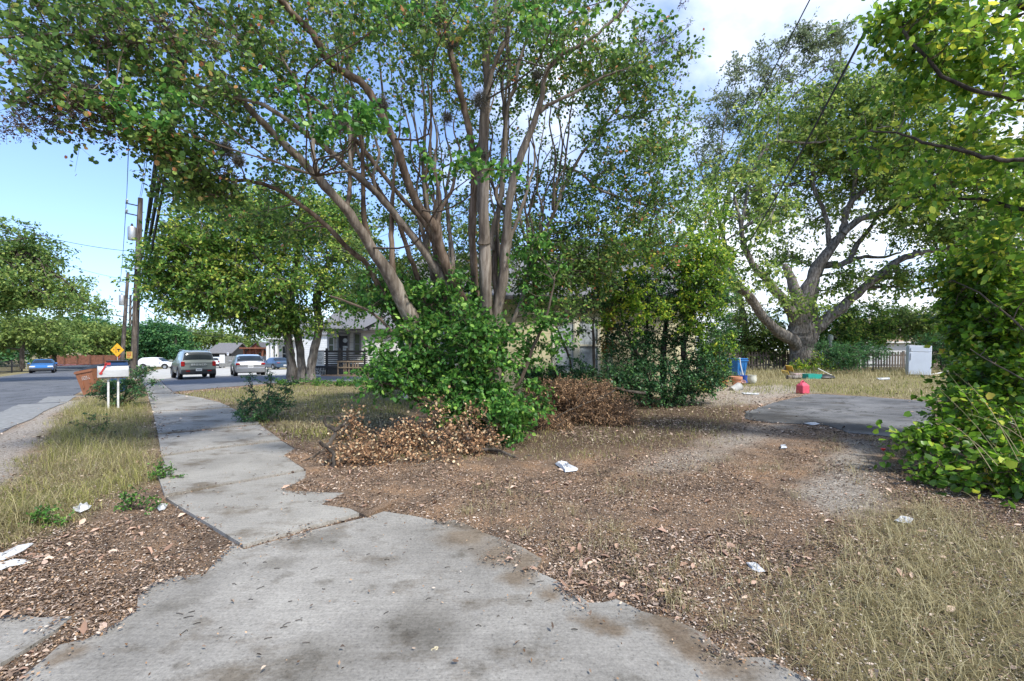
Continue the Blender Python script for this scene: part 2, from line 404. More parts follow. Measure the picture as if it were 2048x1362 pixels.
GRASS_R = gp((1740, 1050), (1830, 1005), (2048, 1085), (2600, 1300), (2600, 1900), (1560, 1500), (1480, 1362), (1580, 1270), (1650, 1190), (1690, 1120))
GRASS_B = gp((1470, 790), (1440, 742), (1600, 733), (1930, 730), (2200, 740), (2100, 830), (1900, 830), (1860, 802), (1700, 790), (1610, 786))
GRASS_L = gp((348, 789), (470, 776), (544, 769), (640, 765), (800, 766), (860, 790), (780, 850), (690, 880), (600, 880), (545, 850), (440, 803))
STRIP = gp((170, 790), (225, 775), (285, 775), (298, 800), (325, 860), (310, 900), (322, 950), (250, 985), (60, 1080), (-150, 1180), (-300, 1120), (-60, 1022), (0, 987), (45, 927), (86, 868), (125, 815))
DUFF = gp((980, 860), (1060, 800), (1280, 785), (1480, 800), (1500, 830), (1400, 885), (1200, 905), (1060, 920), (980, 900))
SLABS = [DRIVE, APRON, S1, S2, S3, S4, S5, S6]
def region(poly, soft=.15, jit=.0, seed=1):
    def f(X, Y):
        d = dist_poly(poly, X, Y)
        if jit: d = d+(fbm(X, Y, .9, seed)-.5)*jit
        return np.clip(d/soft+.5, 0, 1)
    return f
def hard(X, Y, grow=0.0):
    m = np.full(X.shape, -1e9)
    for p in SLABS+[ROAD, PAD, LOT, FORE]: m = np.maximum(m, dist_poly(p, X, Y))
    for p in [COVER]+HEAPS: m = np.minimum(m, -dist_poly(p, X, Y))
    return m+grow
def onslab(X, Y):
    m = np.full(X.shape, -1e9)
    for p in SLABS: m = np.maximum(m, dist_poly(p, X, Y))
    return m > 0
# ---- ground sheet
def axis(*parts): return np.unique(np.round(np.concatenate(parts), 4))
xs = axis(np.arange(-14, 14.01, .16), np.arange(-62, -14, 2.0), np.arange(14, 62, 2.0), np.array([-900, -600, -400, -250, -160, -110, -80, -62, -20, -12, 2, 10, 80, 110, 160, 250, 400, 600, 900]))
ys = axis(np.arange(1, 20, .16), np.arange(20, 72, 2.0), np.array([-60, -30, -12, -5, -1, 30, 70, 85, 110, 160, 250, 400, 600, 900]))
GXm, GYm = np.meshgrid(xs, ys); nx, ny = len(xs), len(ys)
co = np.stack([GXm, GYm, gz(GXm, GYm)], -1).reshape(-1, 3)
ii = (np.arange(ny-1)[:, None]*nx+np.arange(nx-1)[None, :]).ravel()
me = bpy.data.meshes.new('ground'); me.vertices.add(len(co)); me.vertices.foreach_set('co', co.astype(np.float32).ravel())
q = np.stack([ii, ii+1, ii+nx+1, ii+nx], 1).astype(np.int32)
me.loops.add(q.size); me.loops.foreach_set('vertex_index', q.ravel()); me.polygons.add(len(q)); me.polygons.foreach_set('loop_start', (np.arange(len(q))*4).astype(np.int32)); me.update(calc_edges=True)
GR = np.maximum.reduce([region(GR1, .3, .5, 3)(GXm, GYm), region(GR2, .5, .9, 4)(GXm, GYm)*.8, region(GR3, .8, 1, 5)(GXm, GYm)*.8, region(SHOULDER, .2, .2)(GXm, GYm)])
GG = np.maximum.reduce([region(g, .5, .7, 6)(GXm, GYm) for g in (GRASS_R, GRASS_B, GRASS_L, STRIP)]+[((GYm > 34) | (GXm < -24)).astype(float)])
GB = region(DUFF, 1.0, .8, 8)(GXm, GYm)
ca = me.color_attributes.new('zone', 'FLOAT_COLOR', 'POINT')
ca.data.foreach_set('color', np.stack([GR, GG, GB, np.ones_like(GR)], -1).astype(np.float32).ravel())
m, nt, b, o = newmat('soil_and_litter')
vc = nt.nodes.new('ShaderNodeVertexColor'); vc.layer_name = 'zone'; sp = nt.nodes.new('ShaderNodeSeparateColor'); nt.links.new(vc.outputs[0], sp.inputs[0])
vec = mapped(nt)
nf = noise(nt, vec, 70, 8, .85); nm = noise(nt, vec, 2.2, 6, .6); ng = noise(nt, vec, 30, 5, .7)
lit = ramp(nt, nf.outputs[0], [(.34, (.065, .049, .038)), (.47, (.20, .138, .092)), (.57, (.34, .245, .17)), (.68, (.58, .48, .39))])
litb = ramp(nt, nm.outputs[0], [(.36, (.58, .58, .60)), (.5, (1.0, .98, .97)), (.66, (1.35, 1.2, 1.05))])
base = mix(nt, 1.0, lit.outputs[0], litb.outputs[0], 'MULTIPLY')
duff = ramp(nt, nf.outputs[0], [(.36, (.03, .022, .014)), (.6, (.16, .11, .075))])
grav = ramp(nt, ng.outputs[0], [(.3, (.14, .12, .095)), (.5, (.34, .295, .245)), (.68, (.58, .53, .46))])
gras = ramp(nt, nf.outputs[0], [(.3, (.07, .06, .028)), (.5, (.20, .17, .085)), (.7, (.36, .31, .17))])
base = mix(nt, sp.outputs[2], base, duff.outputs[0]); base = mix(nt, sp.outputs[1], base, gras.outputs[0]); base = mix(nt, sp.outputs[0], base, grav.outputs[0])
nt.links.new(base, b.inputs['Base Color']); b.inputs['Roughness'].default_value = .95; b.inputs['Specular IOR Level'].default_value = .15
bump(nt, b, nf.outputs[0], .9, .03)
tag(link('ground', me, m), kind='structure')
# ---- thin sheets that follow the terrain
def sheet(name, polys, off, mat, edge_noise=0.0, step=None, thick=.06, cell=None, seed=0, join=True):
    mb = MB()
    for pi, poly in enumerate(polys):
        pts = []
        for i in range(len(poly)):
            a = np.array(poly[i]); c = np.array(poly[(i+1) % len(poly)]); L = np.linalg.norm(c-a); k = max(1, int(L/(step or 1e9))); k = min(k, 400)
            for j in range(k): pts.append(a+(c-a)*j/k)
        if edge_noise:
            n = len(pts); q = []
            for i in range(n):
                t = pts[(i+1) % n]-pts[i-1]; nn = np.array((-t[1], t[0]))/(np.linalg.norm(t)+1e-9)
                a = np.array([pts[i][0]]); c = np.array([pts[i][1]])
                q.append(pts[i]+nn*float((fbm(a, c, .35, seed)-.5)[0]*edge_noise*2+(fbm(a, c, .06, seed+5)-.5)[0]*edge_noise*.6))
            pts = q
        mb.prism([tuple(p) for p in pts], -thick, 0)
    import bmesh
    o = mb.build(name, mat); bm = bmesh.new(); bm.from_mesh(o.data)
    X = [v.co.x for v in bm.verts]; Y = [v.co.y for v in bm.verts]
    for c in (-62, -20, -12, 2, 10):
        if min(X) < c < max(X): bmesh.ops.bisect_plane(bm, geom=bm.verts[:]+bm.edges[:]+bm.faces[:], plane_co=(c, 0, 0), plane_no=(1, 0, 0))
    for c in (30, 70):
        if min(Y) < c < max(Y): bmesh.ops.bisect_plane(bm, geom=bm.verts[:]+bm.edges[:]+bm.faces[:], plane_co=(0, c, 0), plane_no=(0, 1, 0))
    for v in bm.verts: v.co.z += float(gz(v.co.x, v.co.y))+off
    bm.to_mesh(o.data); bm.free(); return o
def concmat(name, c0, c1, rot, stain=True, cracks=False, spots=()):
    m, nt, b, o = newmat(name); vec = mapped(nt)
    big = noise(nt, vec, .9, 8, .62); fine = noise(nt, vec, 60, 8, .75)
    br = noise(nt, mapped(nt, (5, 55, 1), (0, 0, R(rot))), 1.0, 5, .6)
    c = ramp(nt, big.outputs[0], [(.3, c0), (.66, c1)])
    f = ramp(nt, fine.outputs[0], [(.30, .40), (.44, .86), (.58, 1.05), (.72, 1.35)]); g = ramp(nt, br.outputs[0], [(.3, .78), (.65, 1.15)])
    x = mix(nt, 1.0, c.outputs[0], f.outputs[0], 'MULTIPLY'); x = mix(nt, .5, x, g.outputs[0], 'MULTIPLY')
    if stain:
        s1 = noise(nt, mapped(nt, (1.1, 1.5, 1)), 1.1, 12, .72); sm = ramp(nt, s1.outputs[0], [(.52, 0), (.64, 1)])
        x = mix(nt, sm.outputs[0], x, mix(nt, 1.0, x, (.55, .50, .44), 'MULTIPLY'))
        s2 = noise(nt, mapped(nt, (1, 1, 1), (0, 0, 1)), 4.2, 5, .6); sm2 = ramp(nt, s2.outputs[0], [(.60, 0), (.72, 1)])
        x = mix(nt, sm2.outputs[0], x, mix(nt, 1.0, x, (.62, .60, .57), 'MULTIPLY'))
        v = nt.nodes.new('ShaderNodeTexVoronoi'); v.inputs['Scale'].default_value = 7; nt.links.new(vec, v.inputs['Vector'])
        vr = ramp(nt, v.outputs['Distance'], [(.035, .25), (.06, 1)]); x = mix(nt, .8, x, vr.outputs[0], 'MULTIPLY')
    if spots:
        wn = noise(nt, vec, 3.0, 8, .7); wv = nt.nodes.new('ShaderNodeVectorMath'); wv.operation = 'SCALE'; nt.links.new(wn.outputs['Color'], wv.inputs[0]); wv.inputs['Scale'].default_value = .42
        av = nt.nodes.new('ShaderNodeVectorMath'); av.operation = 'ADD'; nt.links.new(vec, av.inputs[0]); nt.links.new(wv.outputs[0], av.inputs[1])
        for (sx_, sy_, r_, cl) in spots:
            ds = nt.nodes.new('ShaderNodeVectorMath'); ds.operation = 'DISTANCE'; nt.links.new(av.outputs[0], ds.inputs[0]); ds.inputs[1].default_value = (sx_+.21, sy_+.21, .21)
            dm = nt.nodes.new('ShaderNodeMath'); dm.operation = 'MULTIPLY'; nt.links.new(ds.outputs['Value'], dm.inputs[0]); dm.inputs[1].default_value = .5/r_
            x = mix(nt, ramp(nt, dm.outputs[0], [(.2, .85), (.62, 0)]).outputs[0], x, mix(nt, 1.0, x, cl, 'MULTIPLY'))
    if cracks:
        wv = noise(nt, vec, 2.5, 5, .7); dv = nt.nodes.new('ShaderNodeVectorMath'); dv.operation = 'ADD'; nt.links.new(vec, dv.inputs[0]); nt.links.new(wv.outputs['Color'], dv.inputs[1])
        v2 = nt.nodes.new('ShaderNodeTexVoronoi'); v2.feature = 'DISTANCE_TO_EDGE'; v2.inputs['Scale'].default_value = .55; nt.links.new(dv.outputs[0], v2.inputs['Vector'])
        x = mix(nt, .85, x, ramp(nt, v2.outputs[0], [(.006, .25), (.02, 1)]).outputs[0], 'MULTIPLY')
    nt.links.new(x, b.inputs['Base Color']); b.inputs['Roughness'].default_value = .88; b.inputs['Specular IOR Level'].default_value = .25
    ad = nt.nodes.new('ShaderNodeMath'); ad.operation = 'ADD'; nt.links.new(fine.outputs[0], ad.inputs[0]); nt.links.new(br.outputs[0], ad.inputs[1])
    bump(nt, b, ad.outputs[0], .45, .006); return m
BRN = (.62, .50, .38); GRY = (.60, .585, .56)
SPOTS = [(930, 1075, .26, BRN), (1000, 1112, .24, BRN), (1060, 1130, .16, BRN), (840, 1262, .26, GRY), (350, 1215, .14, GRY), (640, 1085, .22, GRY), (1040, 1160, .14, BRN), (1095, 1198, .1, BRN), (1170, 1250, .1, BRN), (1330, 1255, .14, BRN), (1385, 1290, .16, BRN), (1450, 1330, .18, BRN), (140, 1315, .12, BRN), (1215, 1262, .1, BRN), (560, 1130, .14, GRY), (620, 1340, .25, GRY)]
conc = concmat('weathered_concrete', (.165, .155, .137), (.335, .318, .285), -28, spots=[(*G(px_, py_)[:2], r_, cl_) for px_, py_, r_, cl_ in SPOTS])
conc2 = concmat('sidewalk_concrete', (.215, .203, .18), (.345, .328, .292), -45)
asph = concmat('street_asphalt', (.085, .09, .098), (.15, .155, .165), 40, stain=False, cracks=True)
asph2 = concmat('worn_asphalt', (.06, .062, .066), (.19, .19, .19), 10, cracks=True, spots=[(*G(px_, py_)[:2], r_, GRY) for px_, py_, r_ in ((1510, 832, .8), (1570, 840, .7), (1640, 846, .6), (1700, 858, .6), (1560, 818, .4), (1680, 815, .35), (1760, 860, .5))])
tag(sheet('driveway', [DRIVE, APRON], .022, conc, .010, .05), kind='structure')
tag(sheet('sidewalk', [S1, S2, S3, S4, S5, S6], .034, conc2, .006, .12), kind='structure')
tag(sheet('road', [ROAD], .012, asph), kind='structure')
tag(sheet('road_patch', [PATCH1, PATCH2], .017, plain('patch_concrete', (.21, .21, .20), .9, var=.3, scale=9), .05, .3), kind='structure')
tag(sheet('parking_lot', [LOT], .02, plain('lot_asphalt', (.13, .135, .15), .9, var=.25, scale=2.5), .05, .6), kind='structure')
tag(sheet('forecourt', [FORE], .014, plain('forecourt_concrete', (.40, .385, .345), .9, var=.2, scale=1.5)), kind='structure')
tag(sheet('asphalt_pad', [PAD], .012, asph2, .12, .2), kind='structure')
tag(sheet('red_kerb', [gp((105, 732), (198, 729), (200, 726), (120, 728))], .12, plain('faded_red_paint', (.32, .09, .07)), thick=.2), kind='structure')
# leaf mould spread over the edge of the sidewalk
tag(sheet('leaf_mould', [COVER], .040, bpy.data.materials['soil_and_litter'], .012, .04, thick=.05), kind='stuff')
# ================================================================== vegetation
M_myr = leafmat('crape_myrtle_leaf', [(0, (.018, .042, .012)), (.45, (.042, .080, .019)), (.78, (.082, .130, .032)), (.93, (.13, .18, .04)), (.975, (.20, .15, .05)), (1, (.26, .10, .05))], 0.52, .45, .3, .9, gain=2.9)
M_myrf = leafmat('shaded_myrtle_leaf', [(0, (.015, .035, .014)), (.6, (.04, .085, .024)), (.85, (.09, .11, .04)), (1, (.16, .07, .04))], .35, .5, .6, 1.2, gain=1.5)
M_bush = leafmat('sapling_leaf', [(0, (.020, .060, .014)), (.5, (.042, .115, .022)), (.82, (.082, .185, .032)), (1, (.20, .31, .06))], 0.45, .4, .5, 1.4, gain=1.95)
M_elm = leafmat('elm_leaf', [(0, (.025, .062, .014)), (.4, (.058, .125, .024)), (.75, (.12, .19, .035)), (1, (.30, .31, .06))], 0.5, .5, .7, .35, gain=2.3)
M_pec = leafmat('pecan_leaf', [(0, (.03, .06, .014)), (.45, (.075, .125, .026)), (.8, (.15, .20, .045)), (1, (.27, .29, .07))], 0.5, .5, .6, .25, gain=2.25)
M_grey = leafmat('grey_green_leaf', [(0, (.05, .075, .04)), (.5, (.10, .13, .07)), (1, (.20, .23, .14))], 0.4, .6, .5, .4, gain=1.9)
M_vine = leafmat('vine_leaf', [(0, (.03, .075, .010)), (.45, (.085, .165, .018)), (.8, (.16, .30, .025)), (.95, (.36, .42, .05)), (1, (.42, .30, .05))], 0.5, .38, .45, 1.1, .4, gain=1.55)
M_hack = leafmat('hackberry_leaf', [(0, (.035, .085, .012)), (.45, (.085, .165, .02)), (.8, (.18, .26, .03)), (1, (.40, .38, .05))], 0.55, .45, .5, .8, gain=2)
M_dark = leafmat('holly_leaf', [(0, (.008, .025, .012)), (.6, (.022, .060, .022)), (1, (.06, .12, .035))], 0.3, .4, .6, 1.2, gain=2.6)
M_far = leafmat('far_leaf', [(0, (.03, .06, .016)), (.5, (.07, .12, .03)), (1, (.16, .19, .05))], 0.45, .6, .8, .15, gain=2.4)
M_farol = leafmat('olive_leaf', [(0, (.045, .078, .02)), (.5, (.095, .145, .035)), (1, (.20, .25, .065))], 0.4, .6, .8, .2, gain=1.6)
M_fard = leafmat('deep_green_leaf', [(0, (.012, .045, .02)), (.5, (.03, .09, .03)), (1, (.08, .17, .05))], 0.4, .6, .8, .3, gain=1.9)
M_brown = leafmat('dead_leaf', [(0, (.12, .065, .035)), (.4, (.28, .16, .085)), (.8, (.46, .30, .17)), (1, (.62, .46, .30))], .3, .7, .4, 2, gain=1.5)
M_dbrown = leafmat('withered_leaf', [(0, (.05, .028, .015)), (.5, (.13, .08, .045)), (.85, (.26, .16, .09)), (1, (.45, .28, .16))], .2, .8, .5, 2, gain=1.9)
M_litter = leafmat('fallen_leaf', [(0, (.05, .036, .028)), (.35, (.12, .085, .062)), (.65, (.22, .16, .12)), (.88, (.36, .275, .21)), (1, (.58, .48, .39))], .0, .8, .5, 1.1, .2, gain=1.15)
M_chip = leafmat('seed_husk', [(0, (.06, .036, .022)), (.5, (.19, .115, .065)), (1, (.40, .28, .18))], .0, .9, .5, .9, .1, gain=1.2)
M_tan = leafmat('dry_grass', [(0, (.17, .14, .065)), (.5, (.33, .28, .14)), (1, (.56, .50, .30))], .25, .7, .4, 1.5, .15)
M_lime = leafmat('green_grass', [(0, (.09, .11, .025)), (.5, (.22, .24, .055)), (1, (.50, .46, .17))], .3, .6, .5, 1.2, .15)
B_myr = barkmat('crape_myrtle_bark', (.075, .060, .047), (.165, .137, .108), (.31, .275, .23), (8, 8, .8), .5)
B_myrb = barkmat('brown_myrtle_bark', (.060, .043, .031), (.135, .098, .070), (.25, .20, .16), (8, 8, .8), .5)
B_pec = barkmat('pecan_bark', (.04, .034, .028), (.155, .135, .115), (.31, .285, .25), (7, 7, 2.0), 1.0)
B_dark = barkmat('dark_bark', (.022, .018, .014), (.07, .058, .046), (.14, .12, .10), (7, 7, 1.8), .9)
B_elm = barkmat('elm_bark', (.04, .036, .03), (.15, .135, .12), (.27, .25, .22), (6, 6, 1.5), 1.0)
B_twig = plain('twig_bark', (.10, .075, .055), .9, var=.4, scale=9)
B_moss = plain('ball_moss_grey', (.12, .115, .095), .95, var=.4, scale=30)
def tree(name, label, cat, base, limbs, blobs, bark, leaf, rad, K, n, size, shape, droop=.15, group=None, twig=.006, link=True, sub='trunk', r0=.05, r1=.01, part_crown='crown', flat=.7, lift=0, up=.5, nlimb=9, hubs=.16, wobble=.01, kr=1.0):
    t = thing(name, label, cat, base, 0, group); S = []
    off = Vector(base)
    for tr in limbs:
        trace, Z = tr[0], tr[1]; bk = tr[2] if len(tr) > 2 else bark; mb = MB(); limb(mb, trace, Z, nlimb, 4, wobble, S, kr)
        o = mb.build(tr[3] if len(tr) > 3 else sub, bk, t); o.data.transform(__import__('mathutils').Matrix.Translation(-off))
    C = blobpts(blobs)
    C = C[C[:, 2] > gz(C[:, 0], C[:, 1])+.04]
    if link:
        mb = MB(); link_branches(mb, C, S, r0, r1, hubs, 5, lift)
        o = mb.build('branches', B_twig if bark in (B_twig,) else bark, t); o.data.transform(__import__('mathutils').Matrix.Translation(-off))
    pos, ld, sz, tw = spray(C, rad, K, n, size, droop, flat)
    k = pos[:, 2] > gz(pos[:, 0], pos[:, 1])+.01
    o = place_leaves(part_crown, pos[k]-np.array(off), ld[k], sz[k], shape, leaf, t, up)
    if twig: twig_mesh('twigs', tw[0]-np.array(off), tw[1]-np.array(off), twig, B_twig, t)
    return t, S
# ---------------------------------------------------------------- the big crape myrtle
T = [
 ([(885, 790, 50), (858, 700, 46), (816, 626, 44), (784, 559, 38), (742, 495, 32), (700, 428, 27), (633, 352, 24), (565, 284, 20), (513, 233, 18), (462, 178, 16), (410, 127, 14), (359, 82, 12), (325, 44, 10), (298, 0, 8), (270, -50, 5)], (9.0, 5.4)),
 ([(633, 352, 12), (626, 300, 11), (622, 240, 10), (600, 180, 8), (560, 110, 6)], (7.0, 6.6)),
 ([(359, 82, 9), (343, 73, 9), (280, 85, 9), (200, 72, 8), (130, 68, 7), (60, 70, 6), (0, 74, 5), (-70, 60, 3)], (5.7, 5.0)),
 ([(940, 790, 40), (915, 640, 30), (890, 570, 26), (850, 505, 22), (797, 438, 20), (753, 387, 18), (701, 342, 17), (650, 294, 15), (616, 270, 14), (564, 232, 12), (513, 205, 10), (440, 190, 7), (370, 160, 5)], (9.1, 6.0)),
 ([(965, 800, 44), (950, 680, 34), (925, 600, 30), (904, 559, 28), (881, 500, 26), (869, 455, 25), (835, 407, 23), (811, 349, 21), (794, 291, 22), (763, 233, 19), (729, 171, 20), (688, 144, 20), (650, 113, 20), (633, 79, 19), (599, 41, 17), (561, 0, 16), (530, -40, 10)], (9.0, 6.2), B_myrb),
 ([(882, 525, 14), (850, 450, 13), (790, 380, 12), (720, 290, 12), (650, 215, 12), (582, 171, 11), (547, 140, 11), (513, 116, 10), (486, 82, 10), (441, 44, 9), (404, 20, 9), (363, -5, 8)], (8.9, 6.2), B_myrb),
 ([(990, 850, 40), (985, 760, 38), (981, 688, 36), (975, 647, 36), (972, 588, 35), (969, 500, 34), (968, 466, 32), (968, 342, 27), (968, 240, 26), (975, 171, 22), (972, 103, 20), (985, 62, 18), (992, 0, 16), (1000, -50, 10)], (8.8, 7.6)),
 ([(955, 620, 20), (948, 540, 20), (944, 466, 22), (948, 376, 20), (944, 291, 18), (930, 222, 18), (918, 171, 18), (903, 113, 17), (893, 62, 16), (886, 0, 14), (880, -50, 8)], (8.9, 7.4), B_myrb),
 ([(996, 800, 30), (992, 720, 28), (990, 647, 30), (998, 603, 30), (1007, 559, 27), (1010, 500, 26), (1013, 466, 25), (1023, 376, 22), (1043, 308, 20), (1067, 246, 17), (1084, 192, 15), (1091, 147, 13), (1115, 120, 10), (1129, 106, 10), (1184, 75, 9), (1228, 38, 8), (1259, 0, 6), (1290, -50, 4)], (8.9, 7.6)),
 ([(1080, 226, 10), (1100, 208, 10), (1129, 195, 9), (1194, 161, 7), (1240, 140, 4)], (8.2, 8.0)),
 ([(984, 500, 18), (985, 466, 17), (1002, 393, 14), (1009, 291, 13), (1013, 222, 12), (1030, 171, 11), (1037, 130, 9), (1060, 60, 6)], (8.8, 8.4)),
 ([(972, 200, 14), (982, 154, 14), (992, 120, 14), (1016, 68, 12), (1013, 20, 11), (1033, -20, 8)], (7.9, 7.6)),
 ([(915, 700, 20), (901, 653, 18), (893, 623, 17), (881, 553, 15), (869, 500, 13), (858, 430, 11), (846, 340, 9), (850, 240, 8), (842, 130, 6)], (9.3, 9.2)),
 ([(850, 720, 26), (787, 626, 22), (766, 588, 18), (734, 529, 15), (699, 500, 14), (640, 440, 12), (568, 387, 11), (506, 363, 10), (455, 359, 9), (400, 338, 9), (315, 291, 8), (267, 263, 7), (192, 232, 6), (154, 222, 6), (103, 188, 5), (0, 133, 4)], (9.3, 5.6), B_myrb),
 ([(880, 680, 20), (848, 588, 16), (831, 544, 15), (816, 500, 14), (790, 430, 12), (740, 350, 10), (700, 270, 9), (668, 170, 7), (650, 60, 5)], (9.6, 8.6), B_myrb),
 ([(900, 660, 16), (875, 588, 14), (857, 515, 13), (836, 430, 11), (800, 330, 9), (770, 220, 7), (757, 100, 5)], (9.5, 9.0)),
 ([(1000, 700, 16), (1040, 610, 13), (1065, 520, 11), (1110, 420, 9), (1150, 330, 8), (1210, 250, 6), (1280, 160, 4)], (9.2, 9.4)),
 ([(1125, 335, 7), (1160, 345, 7), (1200, 380, 6), (1260, 400, 5), (1320, 420, 3)], (9.3, 9.6)),
]
# upright shoots between the main stems
sh = []
for i in range(46):
    src = T[int(rng.choice([0, 3, 4, 6, 7, 8, 10, 12, 14, 15, 16]))]; tr_ = src[0]; k0 = int(rng.integers(2, min(7, len(tr_)-3))); Zl = np.linspace(src[1][0], src[1][-1], len(tr_)); z0 = Zl[k0]; x0, y0 = tr_[k0][0], tr_[k0][1]
    y1 = y0-rng.uniform(230, 420); x1 = x0+(x0-960)*rng.uniform(.05, .5)+rng.normal()*30; pts = []; bow = rng.normal()*18
    for k in range(7):
        t = k/6; pts.append((x0+(x1-x0)*t+bow*math.sin(t*3)+rng.normal()*5, y0+(y1-y0)*t, (tr_[k0][2]*.42)*(1-t)+2.2))
    sh.append((pts, (z0, z0+rng.uniform(-.4, 1.2)), B_myr if i % 3 else B_myrb, 'shoot'))
base = tuple(G(960, 862)); base = (base[0], 9.0, 0)
blobs = [(1160, 100, 8.6, 190, 130, 1.2, 123), (1270, 210, 9.2, 110, 190, 1.2, 91), (1240, 420, 9.8, 170, 150, 1.2, 169), (1150, 480, 9.9, 110, 90, .8, 52), (1330, 300, 9.8, 80, 110, .8, 36),
         (950, 90, 9.0, 240, 130, 1.2, 117), (920, 20, 7.0, 300, 60, .8, 52), (700, 60, 7.8, 280, 120, 1.2, 115), (420, 40, 6.4, 300, 100, 1.0, 86), (120, 40, 5.5, 220, 90, .9, 55), (80, 180, 5.3, 160, 75, .7, 31),
         (300, 150, 5.8, 210, 100, .9, 48), (270, 240, 5.6, 120, 40, .6, 16), (500, 220, 7.2, 220, 110, 1.0, 64), (400, 370, 6.8, 75, 50, .5, 39), (720, 300, 9.6, 200, 160, .9, 65),
         (560, 400, 8.4, 170, 90, .7, 33), (880, 300, 10.3, 260, 260, .8, 80), (1130, 560, 9.6, 110, 110, .8, 65), (1050, 330, 10.3, 200, 200, .8, 52), (340, 300, 5.9, 70, 40, .4, 23)]
myr, S_myr = tree('crape_myrtle', 'large many-stemmed tree with peeling tan bark spreading over the sidewalk in the centre', 'tree', base, T+sh, blobs, B_myr, [M_myr], .45, 6, 10, .056, LEAFR, .1, twig=.003, sub='stem', r0=.016, r1=.0045, up=.4, nlimb=12, hubs=.2, wobble=.006, kr=.72)
# nearer sprays of leaves hanging lowest
Cn = blobpts([(720, 235, 4.9, 130, 40, .3, 16), (900, 320, 5.2, 90, 40, .4, 6), (1010, 335, 5.4, 40, 12, .2, 4), (560, 200, 5.4, 60, 60, .4, 6), (300, 215, 5.0, 80, 40, .3, 8), (1180, 40, 5.6, 160, 50, .4, 10), (850, 20, 5.0, 100, 30, .3, 6)])
S5b = [s for s in S_myr if s[1] < 8]
mb = MB(); link_branches(mb, Cn, S5b, .012, .004, .3); o = mb.build('drooping_branch', B_twig, myr); o.location = (-base[0], -base[1], 0)
pos, ld, sz, tw = spray(Cn, .22, 5, 8, .055, .15)
o = place_leaves('hanging_leaves', pos, ld, sz, LEAFR, M_bush, myr, .5); o.location = (-base[0], -base[1], 0)
Cs = blobpts([(330, 110, 5.7, 200, 60, .5, 26), (130, 200, 5.3, 130, 60, .5, 34), (200, 245, 5.5, 90, 30, .4, 18), (430, 330, 6.6, 60, 60, .4, 12), (1330, 90, 9.0, 50, 90, .6, 24), (30, 230, 5.2, 60, 40, .4, 14), (240, 60, 5.7, 200, 50, .5, 20)])
M_seed = leafmat('seed_head_brown', [(0, (.05, .035, .03)), (.6, (.12, .095, .085)), (1, (.22, .18, .16))], 0, .9)
pos, ld, sz, tw = spray(Cs, .24, 7, 12, .02, .02); o = place_leaves('seed_heads', pos, ld, sz, LEAFR, M_seed, myr, .5); o.location = (-base[0], -base[1], 0)
o = twig_mesh('seed_stalks', tw[0], tw[1], .003, B_twig, myr); o.location = (-base[0], -base[1], 0)
# ball moss tufts on the branches
for (px, py, Zm, r) in [(875, 30, 7.6, .22), (840, 15, 7.5, .16), (960, 200, 7.7, .2), (765, 207, 7.0, .15), (680, 250, 7.0, .13), (905, 85, 7.4, .14), (895, 235, 7.6, .12), (450, 300, 6.2, .15), (478, 322, 6.2, .1), (180, 180, 5.3, .12), (1075, 150, 8.2, .12), (965, 310, 7.8, .12)]:
    n = 420; c = np.array(P(px, py, Zm)); d = nrm(rng.normal(size=(n, 3))); A = c+d*r*.1*rng.uniform(0, 1, (n, 1))+rng.normal(size=(n, 3))*r*.25; Bq = A+d*r*rng.uniform(.4, .9, (n, 1))
    off = np.array(base); twig_mesh('moss_tuft', A-off, Bq-off, .0035, B_moss, myr)
# ---------------------------------------------------------------- leafy saplings round its foot
tree('sapling_thicket', 'bright green leafy thicket of saplings around the foot of the big multi-stemmed tree', 'bush', (-.3, 8.6, 0),
     [([(930, 860, 12), (900, 780, 9), (860, 700, 6), (800, 650, 4)], (8.4, 7.8)), ([(960, 860, 12), (950, 760, 8), (940, 650, 5)], (8.2, 7.9)), ([(990, 860, 12), (1040, 760, 8), (1090, 640, 5), (1110, 560, 3)], (8.4, 8.2)), ([(900, 860, 9), (820, 790, 6), (750, 760, 4)], (8.3, 7.6)), ([(860, 760, 8), (760, 640, 6), (660, 590, 4)], (8.6, 8.2))],
     [(885, 750, 8.0, 100, 60, .6, 50), (940, 800, 7.8, 85, 50, .5, 42), (820, 770, 7.9, 80, 44, .4, 24), (985, 780, 8.0, 40, 60, .5, 18), (945, 660, 7.9, 18, 60, .2, 14), (900, 620, 8.2, 16, 60, .2, 10), (1000, 690, 8.0, 22, 60, .2, 14), (770, 740, 8.0, 46, 26, .3, 9), (850, 690, 8.1, 30, 50, .3, 14), (800, 700, 8.2, 60, 55, .5, 26), (950, 680, 7.8, 50, 60, .5, 34), (760, 610, 8.6, 60, 22, .4, 9), (1070, 670, 8.6, 60, 70, .7, 20), (1070, 540, 8.8, 60, 80, .7, 24), (900, 620, 8.6, 90, 90, .5, 40), (1010, 830, 7.7, 60, 36, .5, 40), (1070, 800, 8.4, 30, 40, .4, 7), (780, 590, 8.9, 100, 60, .5, 30)],
     B_twig, [M_bush], .34, 6, 9, .082, LEAF6, .2, twig=.003, r0=.012, r1=.004, part_crown='foliage', sub='stem', nlimb=6)
